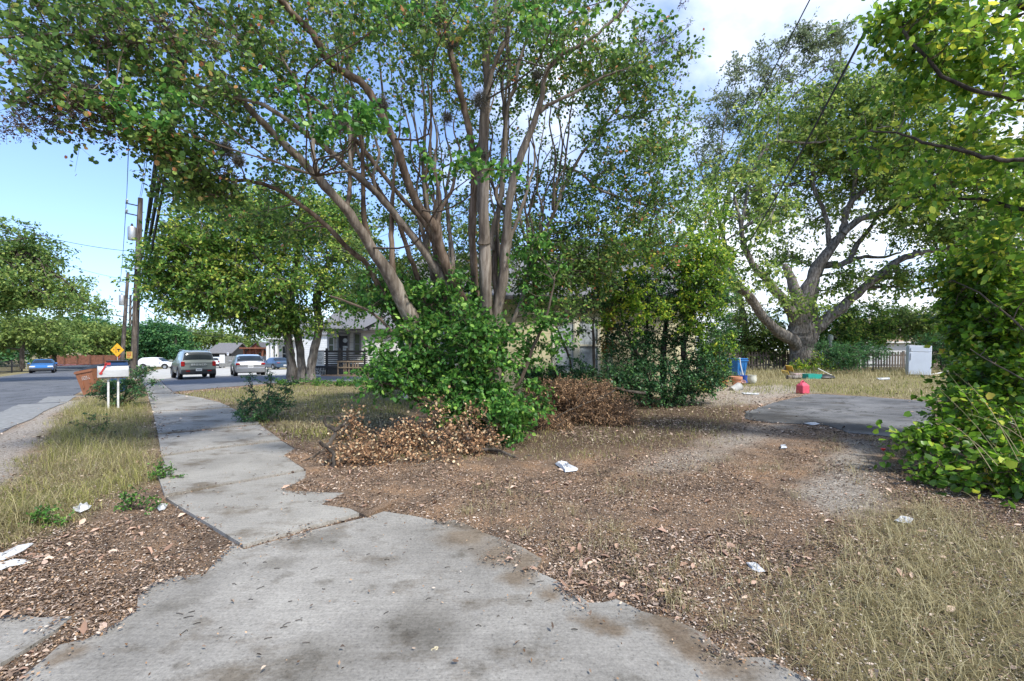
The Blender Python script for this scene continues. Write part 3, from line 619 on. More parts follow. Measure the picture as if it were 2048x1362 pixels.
# ---------------------------------------------------------------- street tree with three trunks, left
b2 = tuple(G(605, 762)); Z2 = b2[1]
tree('elm_tree', 'broad green tree with three grey trunks standing left of the black porch railing', 'tree', b2,
     [([(584, 764, 27), (583, 735, 22), (579, 700, 20), (575, 665, 18), (572, 620, 17), (560, 560, 18), (530, 500, 13), (490, 450, 8)], (Z2, Z2-1)),
      ([(604, 764, 26), (603, 735, 20), (600, 700, 18), (593, 655, 17), (582, 610, 20), (590, 540, 16), (600, 470, 11), (600, 410, 7)], (Z2+.1, Z2)),
      ([(622, 764, 27), (622, 738, 22), (628, 700, 21), (639, 650, 18), (634, 600, 20), (650, 540, 16), (690, 480, 11), (720, 430, 6)], (Z2-.1, Z2)),
      ([(578, 630, 14), (555, 580, 12), (510, 560, 9), (450, 560, 6), (380, 570, 4)], (Z2, Z2-1.5)), ([(556, 540, 12), (500, 500, 8), (420, 470, 5), (350, 450, 3)], (Z2-.4, Z2-1)), ([(640, 610, 11), (690, 590, 8), (740, 585, 4)], (Z2, Z2-.5))],
     [(460, 480, Z2-1, 140, 90, 2.5, 180), (560, 430, Z2, 170, 60, 2.5, 140), (380, 520, Z2-1.5, 90, 70, 2, 100), (520, 580, Z2-1, 150, 60, 2.2, 150), (650, 480, Z2, 130, 90, 2.5, 160), (710, 580, Z2-.3, 80, 46, 2, 66), (440, 600, Z2-1.5, 110, 40, 1.6, 70), (610, 640, Z2-.2, 80, 26, 1.2, 28), (340, 560, Z2-1.8, 50, 50, 1.2, 34), (540, 640, Z2-.6, 60, 34, 1.4, 40)],
     B_elm, [M_elm], .8, 7, 10, .16, LEAF4, .25, twig=.008, sub='trunk', r0=.07, r1=.016, nlimb=12, kr=.82)
# ---------------------------------------------------------------- the old pecan on the right
b3 = tuple(G(1606, 741)); Z3 = b3[1]
tree('pecan_tree', 'huge old pecan tree with rough grey bark spreading over the back yard', 'tree', b3,
     [([(1606, 742, 66), (1606, 715, 58), (1605, 690, 56), (1604, 668, 62), (1606, 650, 58)], (Z3, Z3)),
      ([(1602, 706, 26), (1585, 680, 26), (1550, 658, 22), (1519, 624, 20), (1494, 588, 19), (1465, 560, 18), (1446, 551, 14), (1431, 529, 12), (1425, 480, 8)], (Z3, Z3-3)),
      ([(1603, 690, 34), (1592, 648, 26), (1574, 610, 21), (1548, 577, 19), (1526, 551, 16), (1505, 529, 14), (1490, 497, 12), (1483, 460, 10), (1470, 400, 7)], (Z3, Z3-1.5)),
      ([(1604, 660, 44), (1600, 640, 36), (1592, 590, 26), (1578, 548, 18), (1568, 528, 10)], (Z3-.1, Z3-.6)),
      ([(1606, 655, 44), (1608, 610, 34), (1629, 544, 25), (1658, 500, 21), (1687, 464, 17), (1689, 433, 14), (1704, 404, 13), (1725, 382, 11), (1748, 363, 9), (1800, 320, 5)], (Z3, Z3-1)),
      ([(1687, 466, 15), (1722, 437, 14), (1773, 422, 14), (1814, 396, 13), (1872, 382, 11), (1902, 374, 9), (1960, 360, 6)], (Z3-.6, Z3-3)),
      ([(1706, 402, 9), (1712, 340, 8), (1707, 272, 7), (1706, 220, 4)], (Z3-.6, Z3)),
      ([(1612, 660, 40), (1621, 640, 30), (1622, 606, 26), (1628, 560, 22), (1648, 530, 17), (1680, 530, 14), (1702, 519, 12), (1712, 495, 11), (1738, 460, 9), (1760, 410, 5)], (Z3+.3, Z3)),
      ([(1702, 518, 9), (1730, 513, 8), (1757, 516, 6), (1800, 505, 4)], (Z3+.2, Z3)),
      ([(1608, 700, 34), (1628, 662, 28), (1654, 639, 25), (1694, 606, 20), (1738, 566, 18), (1789, 526, 15), (1833, 507, 13), (1884, 500, 10), (1950, 480, 7), (2020, 470, 4)], (Z3, Z3-4)),
      ([(1483, 450, 8), (1500, 360, 7), (1527, 305, 7), (1553, 283, 7), (1616, 286, 5), (1660, 280, 3)], (Z3-1.4, Z3-2)),
      ([(1660, 500, 12), (1650, 430, 9), (1625, 360, 8), (1640, 280, 6), (1668, 200, 4)], (Z3-.3, Z3))],
     [(1650, 250, Z3, 180, 80, 4, 125), (1550, 370, Z3+1, 140, 90, 4, 77), (1480, 440, Z3-3, 90, 110, 4, 33), (1720, 200, Z3, 120, 70, 3, 50), (1500, 560, Z3-3, 60, 50, 3, 7), (1430, 560, Z3-4, 50, 80, 2, 12), (1780, 290, Z3-1, 150, 100, 4, 115), (1880, 360, Z3-3, 120, 120, 4, 80), (1700, 400, Z3+2, 150, 60, 2.5, 21), (1850, 450, Z3-1, 140, 40, 2, 24), (1750, 560, Z3-1, 120, 22, 2.5, 26), (1600, 490, Z3+2, 110, 50, 2, 18), (1980, 420, Z3-4, 110, 150, 3, 90), (1600, 600, Z3-1.5, 100, 30, 2, 7)],
     B_pec, [M_pec], 1.2, 9, 11, .22, LEAF4, .3, twig=.006, sub='limb', r0=.09, r1=.02, nlimb=14, wobble=.03, kr=.88)
# feathery half-bare tree behind its upper left
Z4 = 34
tree('feathery_tree', 'tall thin grey-leaved tree with bare leaning twigs against the clouds behind the pecan', 'tree', tuple(G(1500, 729)),
     [([(1500, 729, 16), (1480, 600, 11), (1440, 450, 7), (1425, 340, 3)], (Z4, Z4)), ([(1440, 440, 6), (1500, 270, 4), (1600, 180, 2.5), (1680, 110, 1)], (Z4, Z4)), ([(1445, 460, 5), (1480, 300, 4), (1540, 170, 2.5), (1610, 50, 1)], (Z4, Z4)), ([(1430, 400, 4), (1450, 240, 2.5), (1480, 140, 1)], (Z4, Z4)), ([(1440, 430, 4), (1404, 350, 2.5), (1386, 290, 1)], (Z4, Z4))],
     [(1560, 130, Z4, 70, 60, 1, 26), (1640, 90, Z4, 60, 50, 1, 26), (1500, 160, Z4, 50, 60, 1, 22), (1600, 60, Z4, 30, 30, .6, 10), (1680, 70, Z4, 26, 36, .5, 10), (1450, 230, Z4, 60, 60, 1.5, 30), (1420, 320, Z4, 40, 60, 1.2, 26), (1560, 230, Z4, 90, 50, 1.5, 26), (1700, 150, Z4, 60, 40, 1, 14)],
     B_elm, [M_grey], .9, 8, 9, .19, LEAF4, .1, twig=.010, r0=.06, r1=.02)
# ---------------------------------------------------------------- near right: overhanging hackberry and the vine bank
tree('hackberry_tree', 'near overhanging tree with large yellow-green leaves at the top right corner', 'tree', (6.9, 5.2, .15),
     [([(2230, 730, 60), (2240, 500, 50), (2240, 250, 44), (2200, 0, 36)], (5.2, 5.4), B_dark), ([(2240, 430, 20), (2120, 330, 12), (2048, 319, 9), (1982, 316, 8), (1924, 301, 7), (1858, 286, 6), (1810, 270, 4), (1740, 262, 3)], (5.3, 6.4), B_dark, 'limb'),
      ([(2230, 260, 18), (2120, 210, 10), (2048, 198, 9), (1979, 187, 8), (1902, 161, 7), (1843, 106, 6), (1806, 59, 5), (1780, 10, 3)], (5.3, 6.2), B_dark, 'limb'), ([(2220, 100, 16), (2060, 20, 9), (1900, -40, 6), (1760, -60, 4)], (5.4, 6.2), B_dark, 'limb'),
      ([(2240, 560, 16), (2100, 440, 9), (1960, 400, 6), (1880, 400, 4)], (5.3, 6.8), B_dark, 'limb')],
     [(1970, 70, 6.0, 130, 100, .9, 30), (1850, 100, 6.3, 110, 90, .8, 22), (1960, 230, 6.2, 120, 80, .8, 22), (1890, 350, 6.6, 130, 60, .7, 12), (2030, 380, 6, 60, 120, .8, 16), (1800, 30, 6.2, 80, 40, .5, 11), (1760, 290, 6.8, 60, 30, .4, 5), (2010, 500, 6.2, 60, 50, .7, 10)],
     B_twig, [M_hack], .42, 7, 7, .10, LEAF6, .35, twig=.003, r0=.012, r1=.004, up=.3)
tree('vine_covered_bank', 'dense bright green bank of broad-leaved vines at the right edge beside the pad', 'shrub', (5.2, 5.2, .1),
     [([(2250, 1000, 5), (2150, 840, 4), (2050, 760, 3), (1940, 700, 2)], (4.6, 5.8)), ([(2200, 900, 5), (2080, 700, 4), (1980, 600, 3), (1900, 560, 2)], (4.8, 6.6)), ([(2150, 1060, 4), (2050, 980, 3), (1980, 930, 2), (1940, 900, 2)], (4.2, 5.2)), ([(2200, 820, 5), (2100, 600, 4), (2020, 520, 3)], (5, 6.4))],
     [(2000, 620, 6.4, 90, 80, .6, 52), (1995, 780, 6.0, 70, 80, .5, 38), (2005, 870, 5.2, 80, 50, .4, 24), (1925, 820, 5.6, 46, 36, .3, 12), (2010, 950, 4.7, 70, 45, .3, 20), (2060, 1020, 4.3, 60, 36, .25, 14), (1930, 640, 6.8, 40, 40, .4, 16), (2090, 700, 5.5, 60, 180, .6, 24), (1950, 560, 6.8, 80, 50, .5, 18), (1975, 690, 6.5, 40, 50, .4, 16), (1950, 770, 6.1, 36, 36, .3, 14), (1850, 880, 5.5, 36, 20, .2, 4), (1885, 930, 5.1, 36, 20, .2, 5), (1850, 870, 5.6, 40, 14, .2, 6)],
     B_twig, [M_vine], .36, 6, 9, .066, LEAFH, .2, twig=.004, r0=.012, r1=.004, part_crown='foliage', sub='stem', up=.8)
vb = [o for o in bpy.data.objects if o.name == 'vine_covered_bank'][0]; STRAW = plain('dry_stalk', (.26, .22, .11), .8)
for k in range(18):
    x0 = rng.uniform(1980, 2200); y0 = rng.uniform(900, 1080); Zk = rng.uniform(4.2, 5.4); ln = rng.uniform(90, 260); an = rng.uniform(.5, 1.1)
    m_ = MB(); x1, y1 = x0-ln*math.cos(an), y0-ln*math.sin(an); p0, p2 = P(x0, y0, Zk), P(x1, y1, Zk+.5); p1 = (p0+p2)/2+Vector((0, 0, .08)); m_.tube(cat_rom([p0, p1, p2], 3), [.0032]*4+[.0022]*2+[.0015], 4); o = m_.build('stalk', STRAW, vb); o.location = (-5.2, -5.2, -.1)
tree('lime_sapling', 'tall loose yellow-green sapling rising out of the vine bank at the right edge', 'tree', (6.6, 6.6, .14), [([(1960, 925, 8), (1960, 780, 6), (1975, 640, 5), (1960, 520, 3), (1950, 440, 2)], (6.9, 7.0)), ([(1962, 800, 5), (1945, 700, 3), (1930, 640, 2)], (6.9, 6.9)), ([(1975, 680, 5), (2030, 560, 3), (2050, 480, 2)], (6.9, 6.8))],
     [(1975, 620, 6.9, 66, 90, .6, 52), (1940, 520, 6.9, 60, 50, .5, 24), (2020, 560, 6.8, 50, 110, .6, 34), (1965, 740, 6.8, 30, 50, .4, 18), (2000, 740, 6.7, 50, 60, .5, 24)], B_dark, [M_hack], .38, 6, 10, .075, LEAF6, .2, twig=.003, r0=.012, r1=.004, nlimb=7)
tree('ivy_clad_tree', 'darker leafy tree directly behind the many-stemmed tree, hiding the roof of the yellow house', 'tree', tuple(G(905, 803)), [([(905, 803, 12), (900, 700, 10), (880, 600, 8), (860, 500, 6), (850, 420, 4)], (13.2, 13)), ([(900, 690, 8), (950, 600, 6), (985, 520, 5), (1000, 450, 3)], (13.2, 13)), ([(885, 620, 6), (800, 540, 4), (750, 480, 3)], (13.1, 13))],
     [(850, 560, 13, 110, 70, .8, 84), (960, 520, 13, 90, 80, .8, 60), (760, 530, 13, 70, 70, .7, 46), (880, 430, 13, 130, 50, .8, 40), (1040, 470, 12.8, 60, 80, .6, 36), (900, 650, 13, 90, 50, .6, 40), (1080, 540, 12.6, 60, 40, .5, 12)], B_dark, [M_far], .42, 7, 10, .075, LEAF6, .12, twig=.004, r0=.014, r1=.005, nlimb=7)
# ---------------------------------------------------------------- shrubs and saplings in front of the yellow house
tree('privet_shrub', 'dark glossy evergreen shrub with thin stems in front of the yellow house wall', 'shrub', tuple(G(1310, 812)),
     [([(1300, 812, 9), (1290, 740, 7), (1250, 660, 5), (1240, 600, 3)], (12.6, 12.4)), ([(1330, 812, 14), (1326, 740, 13), (1330, 660, 9), (1340, 590, 5)], (12.8, 12.8)), ([(1345, 812, 12), (1372, 730, 9), (1366, 700, 8), (1385, 630, 6), (1400, 570, 4)], (12.4, 12.4)), ([(1150, 800, 6), (1140, 720, 5), (1110, 650, 4)], (11.8, 11.8)), ([(1190, 800, 6), (1188, 700, 6), (1186, 640, 4)], (12, 12)), ([(1290, 720, 5), (1294, 660, 5), (1296, 600, 3)], (13, 13))],
     [(1310, 765, 12.2, 110, 50, .7, 150), (1260, 700, 12.6, 60, 60, .6, 90), (1400, 740, 12.2, 56, 60, .6, 90), (1200, 585, 12.4, 90, 60, .7, 110), (1330, 575, 12.6, 140, 65, .9, 190), (1330, 690, 12.9, 70, 50, .5, 50), (1090, 580, 11.5, 70, 40, .6, 26), (1070, 740, 11.5, 60, 30, .5, 16), (1200, 760, 11.8, 80, 30, .5, 40), (1430, 650, 12.4, 44, 90, .6, 60), (1140, 640, 12, 50, 40, .5, 9), (1160, 730, 11.8, 60, 40, .4, 12), (1370, 660, 12.4, 40, 40, .5, 24), (1110, 760, 11.5, 60, 30, .4, 22)],
     B_dark, [M_dark], .27, 6, 9, .06, LEAF6, .05, twig=.003, r0=.012, r1=.004, sub='stem', part_crown='foliage', nlimb=7)
tree('young_maple_sapling', 'slender sapling with lime-green leaves above the dark shrub right of the house window', 'tree', tuple(G(1385, 806)),
     [([(1362, 806, 14), (1376, 752, 12), (1366, 700, 11), (1380, 640, 9), (1390, 560, 6), (1400, 470, 4)], (12.9, 12.6)), ([(1384, 610, 5), (1340, 540, 4), (1300, 500, 3)], (12.8, 12.4)), ([(1388, 580, 5), (1430, 520, 4), (1440, 470, 3)], (12.8, 12.8))],
     [(1330, 500, 12.2, 120, 70, .8, 110), (1405, 540, 12, 55, 80, .7, 56), (1260, 610, 11.8, 80, 50, .4, 40), (1150, 540, 11.6, 80, 50, .5, 40), (1390, 620, 12, 50, 60, .5, 34), (1220, 500, 11.6, 90, 50, .6, 40), (1440, 700, 12, 44, 40, .4, 13), (1410, 420, 12.8, 60, 50, .5, 22)],
     B_dark, [M_hack], .3, 6, 9, .075, LEAF6, .3, twig=.003, r0=.012, r1=.004, nlimb=7)
tree('yellow_green_bush', 'small yellow-green bush growing beside the terracotta pots', 'bush', tuple(G(1425, 782)), [([(1425, 782, 4), (1424, 750, 3), (1428, 720, 2)], (15, 15))],
     [(1428, 745, 15.2, 30, 28, .4, 22), (1405, 775, 14.5, 22, 12, .3, 8)], B_twig, [M_hack], .22, 6, 8, .06, LEAF6, .1, twig=.003, r0=.01, r1=.004, part_crown='foliage', sub='stem')
# ---------------------------------------------------------------- dead brush
def heap(name, label, blobs, leaf, rad, K, n, size, shape, base, stick=B_dark, sticks=()):
    t = thing(name, label, 'brush', base); off = np.array(base); C = blobpts(blobs); C[:, 2] = np.maximum(C[:, 2], gz(C[:, 0], C[:, 1])+.03)
    pos, ld, sz, tw = spray(C, rad, K, n, size, .1, .8); pos[:, 2] = np.maximum(pos[:, 2], gz(pos[:, 0], pos[:, 1])+.01)
    place_leaves('dead_leaves', pos-off, ld, sz, shape, leaf, t); tw[1][:, 2] = np.maximum(tw[1][:, 2], .01); twig_mesh('twigs', tw[0]-off, tw[1]-off, .0055, B_twig, t)
    tb = C[rng.choice(len(C), min(len(C), 46))]; dd = nrm(rng.normal(size=tb.shape)*np.array((1, .6, .45)))*rng.uniform(.25, .6, (len(tb), 1)); e_ = tb+dd; e_[:, 2] = np.maximum(e_[:, 2], .02); twig_mesh('bare_twigs', tb-off, e_-off, .007, B_moss, t)
    for tr, Z in sticks:
        mb = MB(); limb(mb, tr, Z, 7, 4, .008); o = mb.build('stick', stick, t); o.location = (-off[0], -off[1], -off[2])
    return t
tree('bramble_tangle', 'green and brown bramble tangle under the house window behind the dead brush', 'shrub', tuple(G(1130, 795)), [([(1130, 795, 3), (1120, 760, 2), (1100, 730, 2)], (12.5, 12.5))], [(1120, 775, 12.3, 90, 22, .5, 60), (1220, 775, 12.6, 60, 20, .4, 34), (1060, 760, 11.8, 40, 34, .4, 24)], B_twig, [M_elm], .28, 7, 9, .055, LEAF4, .1, twig=.003, r0=.008, r1=.003, part_crown='foliage', sub='stem')
heap('dead_brush_pile', 'long heap of withered brown brush between the thicket and the house', [(1170, 812, 9.9, 105, 38, .6, 170), (1110, 795, 9.9, 70, 44, .5, 80), (1180, 775, 10.3, 60, 20, .4, 34), (1230, 832, 9.6, 40, 22, .4, 36), (1100, 845, 9.2, 40, 18, .4, 30)], [M_dbrown], .26, 7, 12, .05, LEAFN, tuple(G(1165, 850)),
     sticks=[([(1230, 780, 3), (1190, 800, 3), (1120, 830, 2), (1080, 870, 2)], (10, 8.8)), ([(1290, 786, 6), (1260, 783, 6), (1230, 775, 4)], (11.2, 10.8))])
heap('fallen_branch', 'fallen branch with dry orange-tan leaves and black twigs reaching onto the sidewalk', [(900, 885, 7.0, 80, 36, .3, 34), (862, 825, 7.2, 22, 32, .15, 11), (940, 845, 7.2, 30, 22, .15, 9), (700, 840, 6.9, 20, 26, .15, 6), (985, 870, 7.2, 16, 20, .15, 5), (760, 895, 6.9, 80, 22, .3, 32), (830, 870, 7.1, 60, 26, .3, 22), (780, 865, 7.1, 50, 16, .2, 12), (720, 925, 6.3, 70, 10, .2, 16), (700, 865, 6.9, 36, 26, .2, 11), (950, 890, 7.1, 40, 30, .3, 22), (700, 915, 6.4, 60, 14, .2, 20), (820, 920, 6.5, 120, 14, .2, 20)], [M_brown], .27, 6, 6, .036, LEAFR, tuple(G(840, 930)),
     sticks=[([(648, 833, 4), (655, 850, 7), (672, 858, 9), (690, 846, 6)], (6.35, 6.35)), ([(672, 858, 8), (660, 885, 8), (650, 892, 9), (638, 884, 6)], (6.35, 6.2)), ([(652, 892, 9), (668, 912, 8), (664, 938, 8), (645, 950, 7), (628, 945, 4)], (6.25, 6.0)), ([(630, 948, 5), (640, 965, 6), (665, 978, 5), (692, 990, 3)], (6.1, 5.2)),
             ([(1085, 915, 7), (1030, 912, 8), (985, 900, 8), (930, 896, 6)], (6.8, 7.0)), ([(560, 950, 3), (590, 946, 4), (622, 942, 4), (650, 930, 4)], (5.9, 6.1)), ([(578, 930, 2), (600, 925, 3), (640, 905, 3)], (6.3, 6.4)), ([(650, 833, 2), (675, 832, 3), (690, 826, 2)], (6.7, 6.8)), ([(1050, 925, 4), (1010, 905, 5), (960, 895, 5)], (6.6, 7)), ([(700, 845, 3), (640, 905, 2), (600, 945, 2)], (6.8, 6.2))])
# ---------------------------------------------------------------- small roadside plants
def weed(name, label, cat, px, py, blobs, leaf, rad=.16, K=5, n=9, size=.03, stems=5, shape=LEAF6):
    b = tuple(G(px, py)); L = []
    for i in range(stems):
        bl = blobs[i % len(blobs)]; L.append(([(px+rng.normal()*4, py, 3), ((px+bl[0])/2, (py+bl[1])/2, 2.4), (bl[0]+rng.normal()*bl[3]*.4, bl[1]+rng.normal()*bl[4]*.4, 1.6)], (b[1], bl[2])))
    return tree(name, label, cat, b, L, blobs, B_twig, [leaf], rad, K, n, size, shape, .05, twig=.0025, r0=.008, r1=.003, part_crown='foliage', sub='stem', nlimb=5)
Zw = G(530, 842)[1]
weed('roadside_shrub', 'low straggly dark green shrub at the right edge of the sidewalk', 'shrub', 530, 842, [(530, 812, Zw, 60, 22, .4, 46), (500, 830, Zw-.3, 36, 12, .3, 20), (565, 800, Zw+.3, 30, 26, .3, 16), (500, 765, Zw+.2, 9, 20, .15, 6), (540, 760, Zw+.2, 10, 26, .15, 7), (580, 775, Zw+.4, 14, 18, .2, 6)], M_dark, .16, 6, 10, .034, 9)
ZM = 12.75
weed('mailbox_shrub', 'arching dark green shrub growing up around the white mailbox posts', 'shrub', 236, 812, [(240, 780, ZM+.1, 46, 22, .4, 40), (215, 775, ZM+.2, 24, 24, .3, 22), (272, 760, ZM+.3, 20, 22, .3, 18), (292, 738, ZM+.3, 14, 12, .2, 8), (285, 785, ZM-.1, 26, 10, .2, 8), (308, 766, ZM-.1, 14, 5, .1, 4), (262, 770, ZM+.1, 14, 14, .2, 10), (195, 790, ZM-.1, 20, 8, .2, 6), (238, 800, ZM, 34, 10, .3, 10), (250, 745, ZM+.9, 30, 12, .2, 14)], M_dark, .17, 6, 10, .038, 9)
for k, (px, py, s) in enumerate([(325, 960, 1.0), (265, 1020, 1.2), (95, 1050, 1.0), (180, 870, 1.6)]):
    Zk = G(px, py)[1]
    weed('weed', ['green weed sprouting over the cracked left edge of the sidewalk', 'creeping green weed among the brown leaves left of the sidewalk', 'small green weed near the paper strips at the left edge', 'dark leafy weed in the middle of the tall verge grass'][k], 'weed', px, py, [(px, py-16*s, Zk, 26*s, 14*s, .12*s, 12), (px+20*s, py-8, Zk, 26*s, 6*s, .1, 6)], M_bush if k < 3 else M_dark, .09, 5, 7, .024, 4)
for k, (px, py, g) in enumerate([(600, 770, 1), (690, 772, 1)]):
    Zk = G(px, py)[1]; weed('ground_ivy', ['low green sprouts around the foot of the three-trunk tree', 'strip of dark green ground ivy before the porch path'][k], 'plant', px, py, [(px, py-6, Zk, 60, 8, .5, 40)], M_bush, .2, 5, 8, .06, 3)
# ---------------------------------------------------------------- background trees
BG = [
 ('large tree with hanging boughs over the street at the left edge', tuple(G(-120, 775)), [([(-120, 775, 30), (-110, 650, 24), (-60, 540, 14), (40, 500, 8)], (27, 27))], [(30, 560, 27, 110, 66, 3, 150), (90, 590, 27, 80, 34, 2, 60), (-40, 500, 27, 100, 80, 3, 110), (50, 490, 27, 70, 40, 2, 40), (160, 612, 27, 50, 16, 1, 14), (-10, 605, 26, 70, 22, 1.5, 36)], B_dark, M_far, .8, .17),
 ('light olive tree behind the black iron fence', tuple(G(45, 737)), [([(45, 738, 8), (44, 700, 7), (50, 660, 5)], (54, 54))], [(0, 676, 54, 44, 24, 3, 40), (66, 664, 54, 44, 18, 3, 38), (45, 642, 54, 60, 12, 3, 18)], B_dark, M_farol, 1.3, .34),
 ('bright green tree in front of the brown board fence', tuple(G(110, 731)), [([(110, 730, 7), (108, 700, 5), (110, 680, 4)], (60, 60))], [(120, 688, 60, 40, 20, 3, 60), (90, 698, 60, 36, 14, 3, 30)], B_dark, M_far, 1.2, .32),
 ('spreading brown-green tree with a dark trunk behind the board fence', tuple(G(168, 728)), [([(168, 728, 9), (167, 700, 8), (160, 680, 6), (150, 665, 4)], (72, 72)), ([(167, 700, 7), (180, 680, 5), (200, 670, 3)], (72, 72))], [(190, 668, 72, 70, 22, 5, 90), (130, 660, 73, 60, 18, 5, 50), (215, 690, 72, 34, 18, 4, 34)], B_dark, M_farol, 1.7, .45),
 ('rounded deep green tree right of the tall utility pole', tuple(G(318, 729)), [([(318, 727, 7), (318, 700, 6), (320, 680, 4)], (76, 76))], [(318, 672, 76, 48, 30, 4, 130), (280, 694, 76, 34, 20, 3, 50), (352, 690, 76, 34, 22, 3, 50), (318, 708, 76, 50, 10, 3, 34)], B_dark, M_fard, 1.4, .38),
 ('yellow-olive tree above the grey shed roof', tuple(G(430, 724)), [([(430, 722, 6), (430, 700, 5), (432, 680, 4)], (98, 98))], [(425, 678, 98, 46, 18, 4, 60), (385, 674, 98, 34, 22, 4, 40), (475, 684, 98, 34, 16, 4, 36)], B_dark, M_farol, 1.7, .5),
 ('distant dark green tree above the left side fence', tuple(G(240, 724)), [([(240, 724, 6), (240, 690, 5)], (86, 86))], [(245, 684, 86, 44, 26, 4, 50), (60, 655, 86, 90, 20, 5, 60), (170, 650, 86, 70, 16, 5, 40), (20, 700, 80, 60, 24, 5, 40)], B_dark, M_fard, 2.0, .55),
]
for lab, bs, lm, bl, bk, lf, rad, size in BG:
    tree('shade_tree', lab, 'tree', bs, lm, bl, bk, [lf], rad, 7, 9, size, LEAF4, .2, twig=0, r0=.06, r1=.02, group='trees across the street')
ZH = 31
for k, (lab, px, bl, lf) in enumerate([
  ('dark green hedge tree left of the pecan trunk behind the picket fence', 1500, [(1500, 670, ZH, 70, 50, 2, 90), (1470, 620, ZH, 50, 40, 2, 30), (1540, 690, ZH, 46, 40, 1.5, 50), (1440, 690, ZH, 40, 40, 1.5, 40)], M_far),
  ('light green hedge tree right of the pecan trunk', 1700, [(1700, 640, ZH, 80, 40, 2, 90), (1670, 680, ZH, 50, 34, 1.5, 50), (1740, 670, ZH, 50, 26, 1.5, 26)], M_elm),
  ('hedge tree spreading above the white refrigerator', 1850, [(1850, 650, ZH, 90, 34, 2, 90), (1800, 630, ZH, 60, 24, 2, 34), (1920, 680, ZH, 60, 50, 2, 80), (1780, 655, ZH, 40, 16, 1.4, 16)], M_far)]):
    bs = tuple(G(px, 735)); bs = (bs[0], ZH, bs[2])
    tree('hedge_tree', lab, 'tree', bs, [([(px, 735, 8), (px-6, 690, 6), (px-10, 640, 4)], (ZH, ZH)), ([(px+12, 735, 6), (px+20, 690, 5), (px+30, 640, 3)], (ZH, ZH))], bl, B_dark, [lf], .8, 7, 9, .17, LEAF4, .15, twig=.01, r0=.05, r1=.015, group='hedge trees along the picket fence')
tree('fern_leaf_shrub', 'feathery dark green shrub right of the pecan trunk', 'shrub', tuple(G(1700, 742)), [([(1700, 742, 4), (1695, 715, 3), (1690, 700, 2)], (25.5, 25.5))], [(1690, 715, 25, 50, 24, .8, 60), (1730, 705, 25.2, 50, 12, .8, 24), (1660, 700, 25, 26, 16, .5, 14)], B_dark, [M_fard], .55, 7, 12, .12, LEAFN, .05, twig=.006, part_crown='foliage', sub='stem')
tree('fern_leaf_shrub', 'feathery green shrub drooping above and behind the refrigerator', 'shrub', tuple(G(1880, 748)), [([(1885, 748, 4), (1880, 715, 3), (1870, 690, 2)], (26, 26))], [(1880, 685, 26, 50, 12, .8, 34), (1900, 720, 26, 36, 26, .8, 34)], B_dark, [M_fard], .55, 7, 12, .12, LEAFN, .05, twig=.006, part_crown='foliage', sub='stem')
tree('pecan_sucker', 'yellow-green shoots sprouting around the foot of the pecan trunk', 'plant', tuple(G(1612, 748)), [([(1612, 748, 3), (1600, 725, 2), (1590, 715, 2)], (b3[1]-1.6, b3[1]-1.6))], [(1590, 735, b3[1]-1.7, 22, 12, .4, 14), (1645, 722, b3[1]-1.4, 26, 18, .4, 20), (1618, 738, b3[1]-1.9, 30, 8, .3, 12)], B_twig, [M_hack], .4, 6, 9, .11, LEAF6, .05, twig=.005, part_crown='foliage', sub='stem')
# ---------------------------------------------------------------- litter and grasses (nobody could count them)
def offslab(X, Y): return hard(X, Y) < 0
def m_litter(X, Y):
    d = -hard(X, Y); g = np.maximum.reduce([region(p, .6, .6, 6)(X, Y) for p in (GRASS_R, STRIP, GRASS_B)]); gr = np.maximum(region(GR1, .3, .5, 3)(X, Y), region(GR2, .4, .8, 4)(X, Y))
    dens = .22+1.0*np.clip((fbm(X, Y, .9, 21)-.36)*4.5, 0, 1)
    edge = np.exp(-np.abs(d)/.05)
    sh_ = region(SHOULDER, .1, 0)(X, Y); d = d+np.where(Y < 9, (fbm(X, Y, .3, 33)-.56)*.34, 0)
    return np.where(d > 0, dens*(1-.75*g)*(1-.45*gr)*(1-.95*sh_), np.where(Y < 8, .6*np.exp(d/.03)+.0015, .5*np.exp(d/.12)+.002))
LEAFC = (np.array([(0, 0, 0), (.35, .2, .16), (.75, .14, .10), (1, .02, -.04), (.7, -.17, .12), (.3, -.2, .05)]), [[0, 3, 2, 1], [0, 5, 4, 3]])
def lay(name, Pts, size, shape, mat, tilt=.14, lab=None, cat='leaves', z=.003):
    n = len(Pts); d = rng.normal(size=(n, 3)); d[:, 2] *= tilt; Pts = Pts.copy()
    Pts[:, 2] += z+rng.uniform(0, .012, n)+np.where(onslab(Pts[:, 0], Pts[:, 1]), .036, 0)
    o = place_leaves(name, Pts, d, size*np.clip(np.exp(rng.normal(size=n)*.38), .3, 1.7), shape, mat, None, 2.6)
    return tag(o, lab, cat, kind='stuff')
near = scatter(190000, 1.9, 10, m_litter, .8)
lay('leaf_litter', near, .023, LEAFC, M_litter, lab='fallen brown leaves covering the ground near the driveway')
lay('leaf_litter', scatter(42000, 8, 20, lambda X, Y: m_litter(X, Y)*(Y < 20), 1.0), .05, LEAF4, M_litter, lab='fallen leaves over the yard under the trees')
lay('pale_leaf_litter', scatter(9000, 1.9, 12, lambda X, Y: m_litter(X, Y)*np.clip((fbm(X, Y, .9, 77)-.45)*6, .1, 1), .8), .055, LEAFC, leafmat('large_fallen_leaf', [(0, (.20, .12, .08)), (.5, (.40, .26, .19)), (1, (.62, .47, .36))], 0, .8, .4, 2), .3, 'larger pinkish-tan fallen leaves lying on the litter')
lay('seed_husks', scatter(130000, 1.9, 8, lambda X, Y: m_litter(X, Y)**.7, .7), .014, LEAF4, M_chip, .5, 'fine orange-brown husks and chips along the driveway edge', 'debris', .002)
